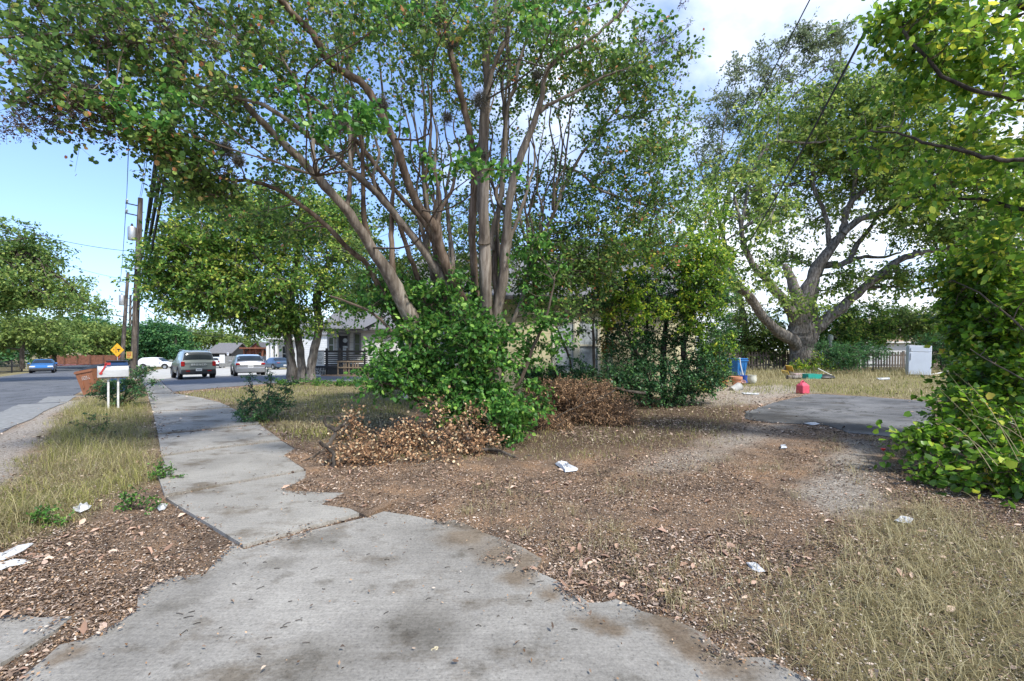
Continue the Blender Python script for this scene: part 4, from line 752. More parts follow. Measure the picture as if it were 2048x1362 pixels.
lay('ground_debris', scatter(150000, 1.9, 13, lambda X, Y: (hard(X, Y) < 0)*(1-.6*region(GRASS_R, .6, .6, 6)(X, Y)), .75), .013, LEAF4, leafmat('debris_flake', [(0, (.05, .04, .032)), (.4, (.15, .12, .095)), (.75, (.30, .24, .19)), (1, (.62, .56, .48))], 0, .9, .2, 2, .1), .25, 'fine grey and tan debris strewn over the bare dirt', 'debris', .001)
def m_patch(polys, soft=.5, jit=.8, s=31): return lambda X, Y: np.maximum.reduce([region(p, soft, jit, s)(X, Y) for p in polys])*(hard(X, Y) < -.02)
def tufts(Pt, k, r):
    n = len(Pt); B_ = np.repeat(Pt, k, 0); B_[:, :2] += rng.normal(size=(n*k, 2))*r*rng.uniform(.3, 1.4, (n, 1)).repeat(k, 0); B_[:, 2] = gz(B_[:, 0], B_[:, 1]); return B_
pg = scatter(62000, 1.9, 8, m_patch([GRASS_R]), .7)
pg = np.concatenate([pg, scatter(16000, 2.0, 9, lambda X, Y: (fbm(X, Y, .8, 41) > .62)*(hard(X, Y) < -.1)*(X > -.5), .8)])
pg = np.concatenate([pg[::2], tufts(pg[::30], 16, .035)])
tag(blades('dry_grass', pg, rng.uniform(.08, .24, len(pg)), .003, 1.5, M_tan), 'matted dry straw-coloured grass in the lower right corner', 'grass', kind='stuff')
ps = scatter(170000, 2.6, 16, m_patch([STRIP], .3, .5), .8)
ps = np.concatenate([ps[::2], tufts(ps[::28], 14, .03)])
hs = np.clip(.62*fbm(ps[:, 0], ps[:, 1], .7, 51)-.05, .05, .5)*rng.uniform(.4, 1.4, len(ps))*np.clip(region(STRIP, 1.2, 0)(ps[:, 0], ps[:, 1])*1.6-.3, .25, 1)
gsel = fbm(ps[:, 0], ps[:, 1], 1.3, 61)+.25*rng.normal(size=len(ps))**1.0 > .52
tag(blades('verge_grass', ps[gsel], hs[gsel]*.95, .0034, 1.1, M_lime), 'tall yellow-green grass on the verge between street and sidewalk', 'grass', kind='stuff')
tag(blades('verge_straw', ps[~gsel], hs[~gsel]*.95, .0036, 1.35, M_tan), 'dry blond grass mixed into the street verge', 'grass', kind='stuff')
pl_ = scatter(60000, 7, 30, m_patch([GRASS_L, GRASS_B], .8, .9), 1)
gs2 = fbm(pl_[:, 0], pl_[:, 1], 2.0, 71) > .5
tag(blades('yard_grass', pl_[gs2], rng.uniform(.06, .2, gs2.sum()), .012, .9, M_lime, seg=2), 'patchy green grass in the yard', 'grass', kind='stuff')
tag(blades('yard_straw', pl_[~gs2], rng.uniform(.05, .18, (~gs2).sum()), .012, 1.1, M_tan, seg=2), 'patchy dry grass in the yard', 'grass', kind='stuff')
pd = scatter(26000, 6.5, 15, m_patch([DUFF, gp((640, 860), (1000, 900), (1250, 900), (1400, 860), (1100, 960), (800, 960))], .8, 1.6, 37), 1)
gd = rng.uniform(0, 1, len(pd)) < .4
tag(blades('shade_grass', pd[gd], rng.uniform(.04, .14, gd.sum()), .006, 1.1, M_lime, seg=2), 'thin green grass sprouting in the shaded yard', 'grass', kind='stuff')
tag(blades('shade_straw', pd[~gd], rng.uniform(.05, .15, (~gd).sum()), .006, 1.3, M_tan, seg=2), 'thin dry stalks lying in the shaded yard', 'grass', kind='stuff')
pt = scatter(22000, 20, 31, m_patch([gp((1440, 750), (1500, 738), (1920, 736), (1920, 757), (1500, 757))], .6, .8), 1)
tag(blades('tall_weeds', pt, rng.uniform(.15, .5, len(pt)), .014, .7, M_tan, seg=2), 'tall dry weeds along the picket fence', 'grass', kind='stuff')
# ================================================================== built things
WHITE = plain('white_paint', (.62, .62, .60), .5, var=.06, scale=3); BLACK = plain('black_paint', (.018, .018, .02), .5, var=.2)
GLASS = plain('dark_glass', (.02, .026, .03), .14, var=.3, scale=1.2, bmp=0, spec=.45); RUB = plain('tyre_rubber', (.018, .018, .018), .85)
ALLOY = plain('alloy_wheel', (.45, .46, .47), .35, .7, var=.1); TRIM = plain('dark_plastic', (.03, .031, .033), .6); REDL = plain('red_lens', (.30, .015, .015), .2, var=.1)
CLEAR = plain('clear_lens', (.75, .77, .8), .15, .3, var=.1); PLATE = plain('number_plate', (.72, .73, .72), .5, var=.08); WOODP = barkmat('weathered_pole_wood', (.035, .028, .023), (.10, .083, .07), (.20, .175, .15), (8, 8, .6), .5)
GALV = plain('galvanised_metal', (.42, .44, .45), .45, .6, var=.15); WIRE = plain('wire_black', (.012, .012, .012), .7); WIREB = plain('wire_teal', (.06, .12, .12), .6)
# ---------------------------------------------------------------- vehicles
def car(name, label, group, pos, heading, L, W, st, paint, wheel_r, wx, glass_s, side_win, opt):
    """st rows: x, z bottom, z shoulder, z top, width factor. x runs from the tail (-) to the nose (+)."""
    st = np.array(st, float)
    t = thing(name, label, 'car', pos, heading, group)
    wmax = W/2
    def ring(s):
        x = np.interp(s, st[:, 0], st[:, 0]); zb, zs, zt, wf = [np.interp(s, st[:, 0], st[:, k]) for k in (1, 2, 3, 4)]
        w = wmax*wf; h = max(0, zt-zs); wt = w*(.93-.30*min(h, .62)); zt = max(zt, zs+.01)
        return [(x, 0, zb), (x, w*.82, zb), (x, w*.965, zb+.09), (x, w, zb+(zs-zb)*.55), (x, w*.975, zs-.05), (x, w*.93, zs), (x, wt+.015, zt-min(.09, h*.35)-.004), (x, wt-.09, zt-.004), (x, (wt-.09)*.5, zt+.012), (x, 0, zt+.018)]
    ss = np.unique(np.concatenate([np.linspace(st[0, 0], st[-1, 0], 46), st[:, 0]])); mb = MB(); K = 10; rings = []
    for s in ss:
        r = ring(s); full = [(x, y, z) for x, y, z in r]+[(x, -y, z) for x, y, z in r[-2:0:-1]]; rings.append(full)
    N = len(rings[0]); vs = [v for r in rings for v in r]; fs = []
    for i in range(len(ss)-1):
        for k in range(N): j = (k+1) % N; fs.append([i*N+k, (i+1)*N+k, (i+1)*N+j, i*N+j])
    mb.add(vs, fs, 0, True); mb.add(rings[0], [list(range(N))], 0); mb.add(rings[-1], [list(range(N))[::-1]], 0)
    mb.build('body', paint, t, 40)
    def surf(s, v, side):
        r = ring(s); i = min(int(v), K-2); f = v-i; a = np.array(r[i]); b = np.array(r[i+1]); p = a+(b-a)*f; p[1] *= side; return p
    def patch(s0, s1, v0, v1, side, off, ns=6, nv=4, taper=(0, 0)):
        P_ = []
        for i in range(ns+1):
            for j in range(nv+1):
                fv = j/nv; a = s0+taper[0]*fv; b = s1+taper[1]*fv; s = a+(b-a)*i/ns; v = v0+(v1-v0)*fv; e = .004
                p = surf(s, v, side); du = surf(s+e, v, side)-surf(s-e, v, side); dv = surf(s, min(v+.02, 8.98), side)-surf(s, v-.02, side)
                n = np.cross(du, dv)*side; n = n/(np.linalg.norm(n)+1e-9)
                if n[2] < -.3: n = -n
                P_.append(p+n*off)
        return P_, [[i*(nv+1)+j, i*(nv+1)+j+1, (i+1)*(nv+1)+j+1, (i+1)*(nv+1)+j] for i in range(ns) for j in range(nv)]
    for nm, (s0, s1) in zip(('rear_window', 'windscreen'), glass_s):
        g = MB()
        for side in (1, -1):
            P_, f = patch(s0, s1, 6.25, 8.999, side, .012, 6, 6); g.add(P_, f, 0, True)
        g.build(nm, GLASS, t)
    for side in (1, -1):
        for (s0, s1, ta, tb) in side_win:
            g = MB(); P_, f = patch(s0, s1, 5.12, 5.97, side, .008, 5, 3, (ta, tb)); g.add(P_, f, 0, True); g.build('side_window', GLASS, t)
    for sx in wx:
        for side in (1, -1):
            y = side*(wmax-.10)
            wl = MB(); wl.lathe((sx, y, wheel_r), [(wheel_r*.62, -.12), (wheel_r*.93, -.12), (wheel_r, -.08), (wheel_r, .08), (wheel_r*.93, .115), (wheel_r*.62, .12), (wheel_r*.6, .09), (wheel_r*.3, .085)], 24, 0, (0, side, 0))
            wo = wl.build('wheel', RUB, t)
            hb = MB(); hb.lathe((sx, y+side*.085, wheel_r), [(wheel_r*.62, 0), (wheel_r*.62, .03), (wheel_r*.5, .02), (wheel_r*.16, .035), (.01, .04)], 10, 0, (0, side, 0)); hb.build('rim', ALLOY, wo)
            ar = MB(); pts = [(sx+math.cos(a)*(wheel_r+.07), side*(wmax*.985), wheel_r+math.sin(a)*(wheel_r+.07)) for a in np.linspace(-.25, math.pi+.25, 15)]
            ar.tube(pts, .045, 5); ar.build('wheel_arch', opt.get('clad', TRIM), t)
            wl = MB(); dk = [(sx+math.cos(a)*(wheel_r+.05), side*(wmax*1.0+.004), wheel_r+math.sin(a)*(wheel_r+.05)) for a in np.linspace(0, math.pi, 13)]; wl.add(dk+[(sx+wheel_r+.05, side*(wmax+.004), .2), (sx-wheel_r-.05, side*(wmax+.004), .2)], [list(range(15)) if side < 0 else list(range(15))[::-1]])
            wl.build('wheel_well', TRIM, t)
    x0 = st[0, 0]; x1 = st[-1, 0]
    for side in (1, -1):
        m_ = MB(); m_.box((opt['mirror'], side*(wmax+.10), st[:, 2].max()+.05), (.12, .2, .15), bev=.03); m_.build('wing_mirror', opt.get('mirrorm', paint), t)
        l = opt['tail']; m_ = MB(); m_.box((x0+.03, side*(wmax*l[0]), l[1]), (.12, l[2], l[3]), bev=.03); m_.build('tail_lamp', REDL, t)
        l = opt['head']; m_ = MB(); m_.box((x1-.08, side*(wmax*l[0]), l[1]), (.16, l[2], l[3]), bev=.03); m_.build('headlight', CLEAR, t)
    m_ = MB(); m_.box((x0-.01, 0, opt['bz'][0]), (.10, W*.93, opt['bz'][1]), bev=.04); m_.build('rear_bumper', opt.get('bump', paint), t)
    m_ = MB(); m_.box((x1-.02, 0, opt['fz'][0]), (.12, W*.86, opt['fz'][1]), bev=.04); m_.build('front_bumper', opt.get('fbump', TRIM), t)
    m_ = MB(); m_.box((x0-opt['plate'][1], 0, opt['plate'][0]), (.02, .31, .155)); p_ = m_.build('number_plate', PLATE, t)
    m_ = MB()
    for q in range(6): m_.box((x0-opt['plate'][1]-.012, (q-2.5)*.042, opt['plate'][0]), (.006, .022, .07))
    m_.build('plate_characters', TRIM, p_)
    return t
SUV = [(-2.19, .50, .98, 1.00, .93), (-2.16, .42, 1.06, 1.12, .96), (-2.02, .34, 1.08, 1.56, .98), (-1.93, .32, 1.08, 1.70, .99), (-1.6, .30, 1.07, 1.77, 1), (-.4, .30, 1.06, 1.79, 1), (.35, .30, 1.05, 1.75, 1), (1.15, .30, 1.05, 1.10, 1), (1.9, .32, .98, 1.04, .97), (2.12, .38, .90, .95, .92), (2.19, .46, .78, .82, .84)]
HAT = [(-2.17, .46, .80, .82, .88), (-2.10, .34, .92, 1.00, .94), (-1.82, .28, .95, 1.27, .98), (-1.5, .26, .95, 1.41, 1), (-.5, .25, .94, 1.48, 1), (.2, .25, .93, 1.45, 1), (1.05, .25, .92, .99, 1), (1.8, .26, .80, .88, .96), (2.1, .32, .66, .72, .88), (2.18, .38, .58, .62, .80)]
SED = [(-2.33, .46, .84, .88, .88), (-2.25, .34, .95, 1.02, .93), (-1.75, .28, .95, 1.06, .98), (-1.0, .26, .94, 1.40, 1), (-.4, .25, .93, 1.44, 1), (.3, .25, .92, 1.40, 1), (1.15, .25, .90, .98, 1), (1.9, .26, .78, .86, .96), (2.2, .30, .66, .72, .88), (2.3, .36, .56, .62, .80)]
XUV = [(-2.37, .50, .95, .98, .92), (-2.30, .40, 1.02, 1.12, .95), (-2.05, .32, 1.04, 1.50, .98), (-1.7, .30, 1.04, 1.66, 1), (-.5, .30, 1.02, 1.72, 1), (.3, .30, 1.01, 1.67, 1), (1.25, .30, 1.0, 1.06, 1), (2.0, .32, .90, .98, .96), (2.28, .38, .78, .84, .88), (2.36, .46, .68, .72, .80)]
def paint(n, c, met=.3): return plain(n, c, .28, met, var=.03, scale=1, bmp=0, spec=.5, coat=.6)
def headv(a): return R(90+a)     # a: degrees left of straight ahead
gsuv = G(398, 757.5)
suv = car('suv', 'grey-green boxy suv seen from behind, nearest car on the dark lot', 'parked cars', (-20.7, 29.5, float(gz(-20.7, 29.5))), headv(43), 4.38, 1.90, SUV, paint('grey_green_paint', (.22, .245, .225), .1), .36, (-1.36, 1.32), [(-2.13, -1.95), (.42, 1.08)], [(-1.75, -1.2, .06, 0), (-1.12, -.3, 0, 0), (-.22, .72, 0, -.25)],
    dict(mirror=.75, tail=(.84, .98, .20, .30), head=(.72, .82, .35, .16), bz=(.50, .30), fz=(.50, .30), bump=TRIM, clad=TRIM, plate=(.62, .075)))
m_ = MB(); m_.box((-2.235, 0, .86), (.03, .92, .012)); m_.box((-2.235, 0, 1.04), (.02, 1.5, .02)); m_.build('tailgate_seam', TRIM, suv)
for s in (1, -1):
    m_ = MB(); m_.box((-2.255, s*.55, .55), (.02, .2, .06)); m_.build('bumper_reflector', REDL, suv)
    m_ = MB(); m_.tube([(-1.7, s*.66, 1.80), (-1.6, s*.66, 1.83), (.2, s*.67, 1.83), (.3, s*.67, 1.79)], .02, 6); m_.build('roof_rail', GALV, suv)
for s, nm in ((0, 'tailgate_lettering'),):
    cu = bpy.data.curves.new(nm, 'FONT'); cu.body = 'BRONCO'; cu.size = .15; cu.extrude = .004; cu.align_x = 'CENTER'; cu.align_y = 'CENTER'; cu.space_character = 1.35
    to = bpy.data.objects.new(nm+'_tmp', cu); col.objects.link(to); dg = bpy.context.evaluated_depsgraph_get(); tm = bpy.data.meshes.new_from_object(to.evaluated_get(dg)); bpy.data.objects.remove(to)
    tl = link(nm, tm, plain('pale_lettering', (.7, .72, .7), .4), suv); tl.location = (-2.245, 0, .93); tl.rotation_euler = (R(90), 0, R(-90))
def text(nm, body, size, mat, parent, loc, rot, ext=.003, space=1.0):
    cu = bpy.data.curves.new(nm, 'FONT'); cu.body = body; cu.size = size; cu.extrude = ext; cu.align_x = 'CENTER'; cu.align_y = 'CENTER'; cu.space_character = space
    to = bpy.data.objects.new(nm+'_tmp', cu); col.objects.link(to); dg = bpy.context.evaluated_depsgraph_get(); tm = bpy.data.meshes.new_from_object(to.evaluated_get(dg)); bpy.data.objects.remove(to)
    tl = link(nm, tm, mat, parent); tl.location = loc; tl.rotation_euler = rot; return tl
hp = G(500, 756.5)
car('hatchback', 'silver hatchback with red tail lamps seen from behind, right of the grey-green suv', 'parked cars', (-18.6, 32.0, float(gz(-18.6, 32))), headv(35), 4.36, 1.82, HAT, paint('silver_paint', (.34, .35, .36), .4), .33, (-1.32, 1.32), [(-2.02, -1.55), (.3, .98)], [(-1.62, -1.0, .18, 0), (-.92, -.1, 0, 0), (-.02, .72, 0, -.3)],
    dict(mirror=.7, tail=(.80, .88, .26, .13), head=(.72, .68, .34, .14), bz=(.48, .32), fz=(.44, .26), plate=(.72, .02)))
p = G(316, 738); 
car('suv', 'white suv seen from its side beyond the sidewalk, left of the other parked cars', 'parked cars', p, R(8), 4.75, 1.90, XUV, paint('white_car_paint', (.68, .69, .70), 0), .36, (-1.42, 1.42), [(-2.25, -1.9), (.4, 1.15)], [(-1.75, -1.15, .1, 0), (-1.05, -.2, 0, 0), (-.1, .8, 0, -.28)],
    dict(mirror=.8, tail=(.84, 1.0, .24, .16), head=(.72, .8, .34, .14), bz=(.55, .3), fz=(.5, .3), clad=TRIM, plate=(.75, .02)))
p = G(432, 736)
car('suv', 'white suv half hidden behind the grey-green suv', 'parked cars', p, headv(22), 4.6, 1.88, XUV, bpy.data.materials['white_car_paint'], .36, (-1.42, 1.42), [(-2.25, -1.9), (.4, 1.15)], [(-1.75, -1.15, .1, 0), (-1.05, -.2, 0, 0), (-.1, .8, 0, -.28)],
    dict(mirror=.8, tail=(.84, 1.05, .24, .2), head=(.72, .8, .34, .14), bz=(.55, .3), fz=(.5, .3), bump=TRIM, plate=(.75, .02)))
p = G(552, 739)
car('sedan', 'dark blue sedan partly behind the three-trunk tree', 'parked cars', p, headv(50), 4.7, 1.86, SED, paint('dark_blue_paint', (.05, .09, .15), .3), .34, (-1.4, 1.42), [(-1.68, -1.08), (.4, 1.08)], [(-1.15, -.6, .25, 0), (-.5, .2, 0, 0), (.28, .85, 0, -.3)],
    dict(mirror=.8, tail=(.74, .86, .36, .07), head=(.72, .68, .34, .14), bz=(.5, .3), fz=(.44, .26), plate=(.55, .07)))
p = G(90, 746.5)
car('sedan', 'blue sedan driving towards the camera down the street', None, (p[0]-1.4, p[1]+1.2, p[2]), headv(42+180), 4.6, 1.80, SED, paint('bright_blue_paint', (.035, .15, .38), .2), .33, (-1.36, 1.36), [(-1.68, -1.08), (.4, 1.08)], [(-1.15, -.6, .25, 0), (-.5, .2, 0, 0), (.28, .85, 0, -.3)],
    dict(mirror=.8, tail=(.74, .86, .36, .12), head=(.72, .70, .42, .15), bz=(.5, .3), fz=(.42, .26), plate=(.55, .07)))
# ---------------------------------------------------------------- mailbox
pm = Vector((-10.78, 12.3, 0)); mbx = thing('mailbox', 'white metal roadside mailbox with a raised red flag on two white posts', 'mailbox', pm, R(45))
def arch(mb, x0, x1, w, h, z, n=10, mi=0):
    sec = [(-w/2, 0), (w/2, 0), (w/2, h-w/2)]+[(w/2*math.cos(a), h-w/2+w/2*math.sin(a)) for a in np.linspace(0, math.pi, n)][1:-1]+[(-w/2, h-w/2)]
    k = len(sec); vs = [(x0, y, z+q) for y, q in sec]+[(x1, y, z+q) for y, q in sec]; fs = [[i, (i+1) % k, k+(i+1) % k, k+i][::-1] for i in range(k)]+[list(range(k)), [k+i for i in range(k)][::-1]]
    mb.add(vs, fs, mi)
MW = plain('mailbox_white', (.46, .47, .48), .45, var=.12, scale=5)
m_ = MB(); arch(m_, -.30, .30, .23, .29, .85); m_.build('box', MW, mbx)
m_ = MB(); arch(m_, -.318, -.302, .25, .305, .845); m_.build('door', MW, mbx)
m_ = MB(); arch(m_, .302, .312, .245, .30, .848); m_.build('back_panel', MW, mbx)
m_ = MB(); m_.box((0, 0, .828), (.5, .20, .035)); m_.build('mounting_board', WOODP, mbx)
for s in (-1, 1):
    m_ = MB(); m_.box((s*.10, 0, .40), (.045, .045, .82), bev=.004); m_.build('post', plain('chipped_white_post', (.60, .60, .58), .7, var=.3, scale=8), mbx)
FR = plain('flag_red', (.42, .04, .04), .5, var=.15)
m_ = MB(); m_.box((-.20, -.124, 1.08), (.035, .008, .30), ry=R(25)); m_.box((-.12, -.124, 1.205), (.12, .008, .06)); m_.lathe((-.255, -.124, .955), [(.035, -.006), (.035, .006)], 14, 0, (0, 1, 0)); m_.build('flag', FR, mbx)
# ---------------------------------------------------------------- wheeled bins
def bin_(name, label, pos, rz, colr, lidc, tilt=0.0, h=1.0, w=.6, openlid=0):
    t = thing(name, label, 'bin', pos, rz, None); t.rotation_euler = (0, tilt, rz)
    pl = plain(name+'_plastic', colr, .6, var=.12, scale=4)
    m_ = MB(); a, b_ = w*.38, w*.5
    m_.add([(-a, -a, .06), (a, -a, .06), (a, a, .06), (-a, a, .06), (-b_, -b_, h*.92), (b_, -b_, h*.92), (b_, b_*1.1, h*.92), (-b_, b_*1.1, h*.92)], [[3, 2, 1, 0], [0, 1, 5, 4], [1, 2, 6, 5], [2, 3, 7, 6], [3, 0, 4, 7], [4, 5, 6, 7]])
    for s in (-1, 1):
        m_.box((s*w*.2, -b_*.93, h*.55), (.03, .04, h*.5))
    m_.box((0, -b_-.005, h*.86), (w*1.04, .05, .06)); m_.build('body', pl, t)
    lp = plain(name+'_lid_plastic', lidc, .55); m_ = MB()
    m_.box((0, .02+(.28 if openlid else 0), h*.96+(.05 if openlid else 0)), (w*1.08, w*1.12, .05), bev=.02, rx=R(openlid)); m_.box((0, b_*1.16, h*.93), (w*.7, .05, .05)); m_.build('lid', lp, t)
    for s in (-1, 1):
        m_ = MB(); m_.lathe((s*(a+.03), a*.9, .12), [(.12, -.025), (.12, .025)], 16, 0, (1, 0, 0)); m_.build('wheel', RUB, t)
    return t
pb = G(188, 790); bb = bin_('wheeled_bin', 'brown wheeled bin leaning left behind the white mailbox', pb, R(12), (.24, .10, .05), (.02, .022, .025), R(-12), 1.05, .54, 14)
m_ = MB()
for k in range(3):
    for j in range(5): m_.box((-.10+j*.055+k*.01, -.262-.0*k, .72-k*.05), (.035, .006, .012), rx=R(0))
m_.build('stamped_lettering', PLATE, bb)
pb = G(222, 786); bin_('wheeled_bin', 'dark blue wheeled bin with black lid right behind the white mailbox', (pb[0], pb[1]+.3, pb[2]), R(40), (.02, .06, .16), (.015, .015, .018), 0, 1.30, .62)
# ---------------------------------------------------------------- utility poles and wires
def pole(label, px, py, tx, ty, Z, r0, r1, arms, can, extra=None):
    b = P(px, HY, Z); b.z = float(gz(b.x, Z)); t = thing('utility_pole', label, 'pole', b, 0, 'utility poles along the street')
    top = P(tx, ty, Z)-b; m_ = MB(); pts = [Vector((0, 0, -.1)), top*.35, top*.7, top]; m_.tube(pts, [r0, r0*.92+r1*.08, (r0+r1)/2, r1], 12); m_.build('pole', WOODP, t)
    for fr, ln in arms:
        c = top*fr; m_ = MB(); m_.box((c.x-ln/2, c.y, c.z+ln*.10), (ln, .07, .07), ry=R(12)); m_.build('crossarm', TRIM, t)
        m_ = MB(); m_.lathe((c.x-ln+.1, c.y, c.z+ln*.2+.04), [(.05, 0), (.09, .06), (.05, .1), (.09, .16), (.04, .25)], 10); m_.build('insulator', GALV, t)
    if can:
        c = top*can[0]; m_ = MB(); m_.lathe((c.x-can[1]-.12, c.y-.15, c.z-can[2]/2), [(can[1]*.9, 0), (can[1], .05), (can[1], can[2]-.08), (can[1]*.85, can[2])], 16); q = m_.build('transformer', GALV, t)
        m_ = MB(); m_.lathe((c.x-can[1]-.12, c.y-.15, c.z+can[2]/2), [(.05, 0), (.08, .08), (.04, .22)], 8); m_.build('bushing', TRIM, q)
    return t, b, top
tp1, b1, top1 = pole('tallest dark utility pole with grey transformer, nearest along the street', 267, 735, 281, 396, 31, .20, .14, [(.955, 1.0), (.90, 1.0)], (.80, .24, .9))
m_ = MB(); c = top1*.60; m_.lathe((c.x+.3, c.y-.3, c.z), [(.34, -.02), (.30, .03), (.1, .10)], 14); m_.build('street_lamp_hood', GALV, tp1)
m_ = MB(); c = top1*.60; m_.lathe((c.x-.5, c.y-.1, c.z+.08), [(.26, -.02), (.22, .03), (.08, .09)], 12); m_.build('cable_hood', TRIM, tp1)
m_ = MB(); m_.tube([(.30, -.1, 0), top1*.5+Vector((.26, -.1, 0)), top1*.62+Vector((.24, -.1, 0))], .045, 6); m_.build('conduit', TRIM, tp1)
tp2, bq2, top2 = pole('second utility pole with small transformer, further down the street', 243, 728, 256, 546, 58, .22, .16, [(.90, 1.0), (.80, 1.0), (.55, 1.2)], (.72, .3, 1.3))
tp3, bq3, top3 = pole('thin distant utility pole between the two larger ones', 259, 727, 261, 590, 84, .22, .17, [], None)
# yellow notice on the nearest pole
nb = thing('notice_board', 'small yellow notice with red print fixed low on the tallest pole', 'sign', (b1.x-.05, b1.y-.28, CH-(710-HY)/F*31))
m_ = MB(); m_.box((0, 0, 0), (.40, .02, .46)); m_.build('panel', plain('yellow_notice', (.55, .42, .12), .7, var=.1), nb)
m_ = MB()
for k, (x, z, w_) in enumerate([(0, .15, .3), (-.08, .05, .1), (.08, .05, .1), (0, -.04, .28), (-.05, -.14, .18)]): m_.box((x, -.014, z), (w_, .006, .05))
m_.build('printing', plain('notice_red', (.45, .06, .03), .7), nb)
def wire(name, label, A, B, sag, r, mat=WIRE, n=14, grp='overhead wires'):
    m_ = MB(); A = Vector(A); B = Vector(B); m_.tube([A.lerp(B, k/n)-Vector((0, 0, sag*4*(k/n)*(1-k/n))) for k in range(n+1)], r, 4); return tag(m_.build(name, mat), label, 'wire', grp)
T1 = b1+top1
wire('power_line', 'leftmost overhead wire rising from the crossarm of the nearest pole', b1+top1*.955+Vector((-.95, 0, .3)), P(262, 120, 9), .5, .013, WIREB)
wire('power_line', 'pair of teal wires rising from the top of the nearest pole, left one', T1+Vector((-.05, 0, .1)), P(312, 110, 9), .4, .012, WIREB)
wire('power_line', 'pair of teal wires rising from the top of the nearest pole, right one', T1+Vector((.05, 0, .1)), P(318, 110, 9), .4, .012, WIREB)
for k, (fr, tx, rr) in enumerate([(.52, 345, .03), (.56, 356, .022), (.47, 368, .04), (.50, 362, .025), (.60, 350, .018), (.44, 378, .03), (.40, 372, .02)]):
    wire('communication_cable', ['thick', 'thin', 'heaviest', 'middle', 'upper', 'lower', 'lowest'][k]+' black cable of the sagging bundle on the nearest pole', b1+top1*fr+Vector((.18+.02*k, -.2, 0)), P(tx, 60, 9.5+.1*k), .3+.12*k, rr*1.5)
for k in range(5):
    wire('communication_cable', ['first', 'second', 'third', 'fourth', 'fifth'][k]+' cable from the top between the nearest and second pole', b1+top1*(.42+.05*k)+Vector((-.1, .2, 0)), bq2+top2*(.5+.07*k), 1.2, .03)
wire('power_line', 'wire crossing the sky from the left tree to the nearest pole', b1+top1*.70, P(-30, 440, 27), .3, .016, WIREB)
wire('power_line', 'faint wire from the left tree to the second pole', bq2+top2*.93, P(60, 505, 50), .3, .02, WIREB)
wire('power_line', 'pair of level wires left of the second pole, upper one', bq2+top2*.55, P(90, 588, 60), .5, .022); wire('power_line', 'pair of level wires left of the second pole, lower one', bq2+top2*.5, P(90, 594, 60), .5, .022)
wire('power_line', 'wire from the nearest crossarm on to the second pole', b1+top1*.955+Vector((-.95, 0, .3)), bq2+top2*.9+Vector((-1, 0, 0)), 1.2, .022, WIREB)
wire('power_line', 'drooping wire from the nearest pole to the right above the shed, upper one', b1+top1*.48, P(420, 655, 55), .8, .02); wire('power_line', 'drooping wire from the nearest pole to the right above the shed, lower one', b1+top1*.42, P(450, 672, 55), .8, .02)
wire('service_cable', 'thick black service cable sloping down to the yellow house from the top right', P(1745, 35, 7), P(1500, 482, 17), .1, .020, n=10, grp='service cables to the yellow house'); wire('service_cable', 'thin service cable sloping down across the clouds, left of the thick one', P(1640, -40, 7), P(1400, 405, 17), .1, .010, n=10, grp='service cables to the yellow house')
# ---------------------------------------------------------------- signs
ps_ = G(235, 742); sg = thing('warning_sign', 'yellow diamond warning sign with black side-road symbol on a thin post', 'sign', ps_); Zs = ps_[1]; hz = CH+(HY-700)/F*Zs-ps_[2]
m_ = MB(); m_.cyl((0, 0, 0), (0, 0, hz+.3), .035, 8); m_.build('post', GALV, sg)
s_ = 12.7/F*Zs*1.08; YEL = plain('sign_yellow', (.72, .40, .02), .5, var=.06)
m_ = MB(); m_.add([(s_, -.05, hz), (0, -.05, hz+s_), (-s_, -.05, hz), (0, -.05, hz-s_), (s_, -.03, hz), (0, -.03, hz+s_), (-s_, -.03, hz), (0, -.03, hz-s_)], [[3, 2, 1, 0], [4, 5, 6, 7], [0, 1, 5, 4], [1, 2, 6, 5], [2, 3, 7, 6], [3, 0, 4, 7]]); pan = m_.build('panel', YEL, sg)
m_ = MB(); u = s_; m_.box((.22*u, -.056, hz+.10*u), (.50*u, .008, .15*u)); m_.box((.24*u, -.056, hz-.10*u), (.15*u, .008, .34*u)); m_.box((-.48*u, -.056, hz+.04*u), (.14*u, .008, .14*u)); m_.box((-.16*u, -.056, hz+.32*u), (.12*u, .008, .10*u)); m_.box((-.16*u, -.056, hz-.30*u), (.12*u, .008, .10*u)); m_.build('symbol', BLACK, pan)
m_ = MB(); m_.box((-.16*u, -.056, hz+.02*u), (.16*u, .008, .42*u)); m_.build('symbol_bar', plain('sign_orange', (.55, .20, .02), .5), pan)
m_ = MB(); m_.lathe((-.02, .1, hz-s_*.85), [(.3, -.01), (.3, .01)], 8, 0, (0, 1, 0)); m_.build('rear_plate', plain('sign_red_back', (.5, .12, .06), .6), sg)
ps_ = G(53, 738); sg2 = thing('road_sign', 'grey back of a rectangular road sign beside the black iron fence', 'sign', ps_); Zs = ps_[1]; hz = CH+(HY-702)/F*Zs-ps_[2]
m_ = MB(); m_.cyl((0, 0, 0), (0, 0, hz), .035, 8); m_.build('post', GALV, sg2); m_ = MB(); m_.box((0, -.05, hz), (15/F*Zs, .02, 12/F*Zs)); m_.build('panel', plain('sign_back_grey', (.42, .46, .46), .6), sg2)
ps_ = G(456, 733); sg3 = thing('parking_sign', 'small white parking sign on a thin post behind the silver hatchback', 'sign', ps_); Zs = ps_[1]; hz = CH+(HY-708)/F*Zs-ps_[2]
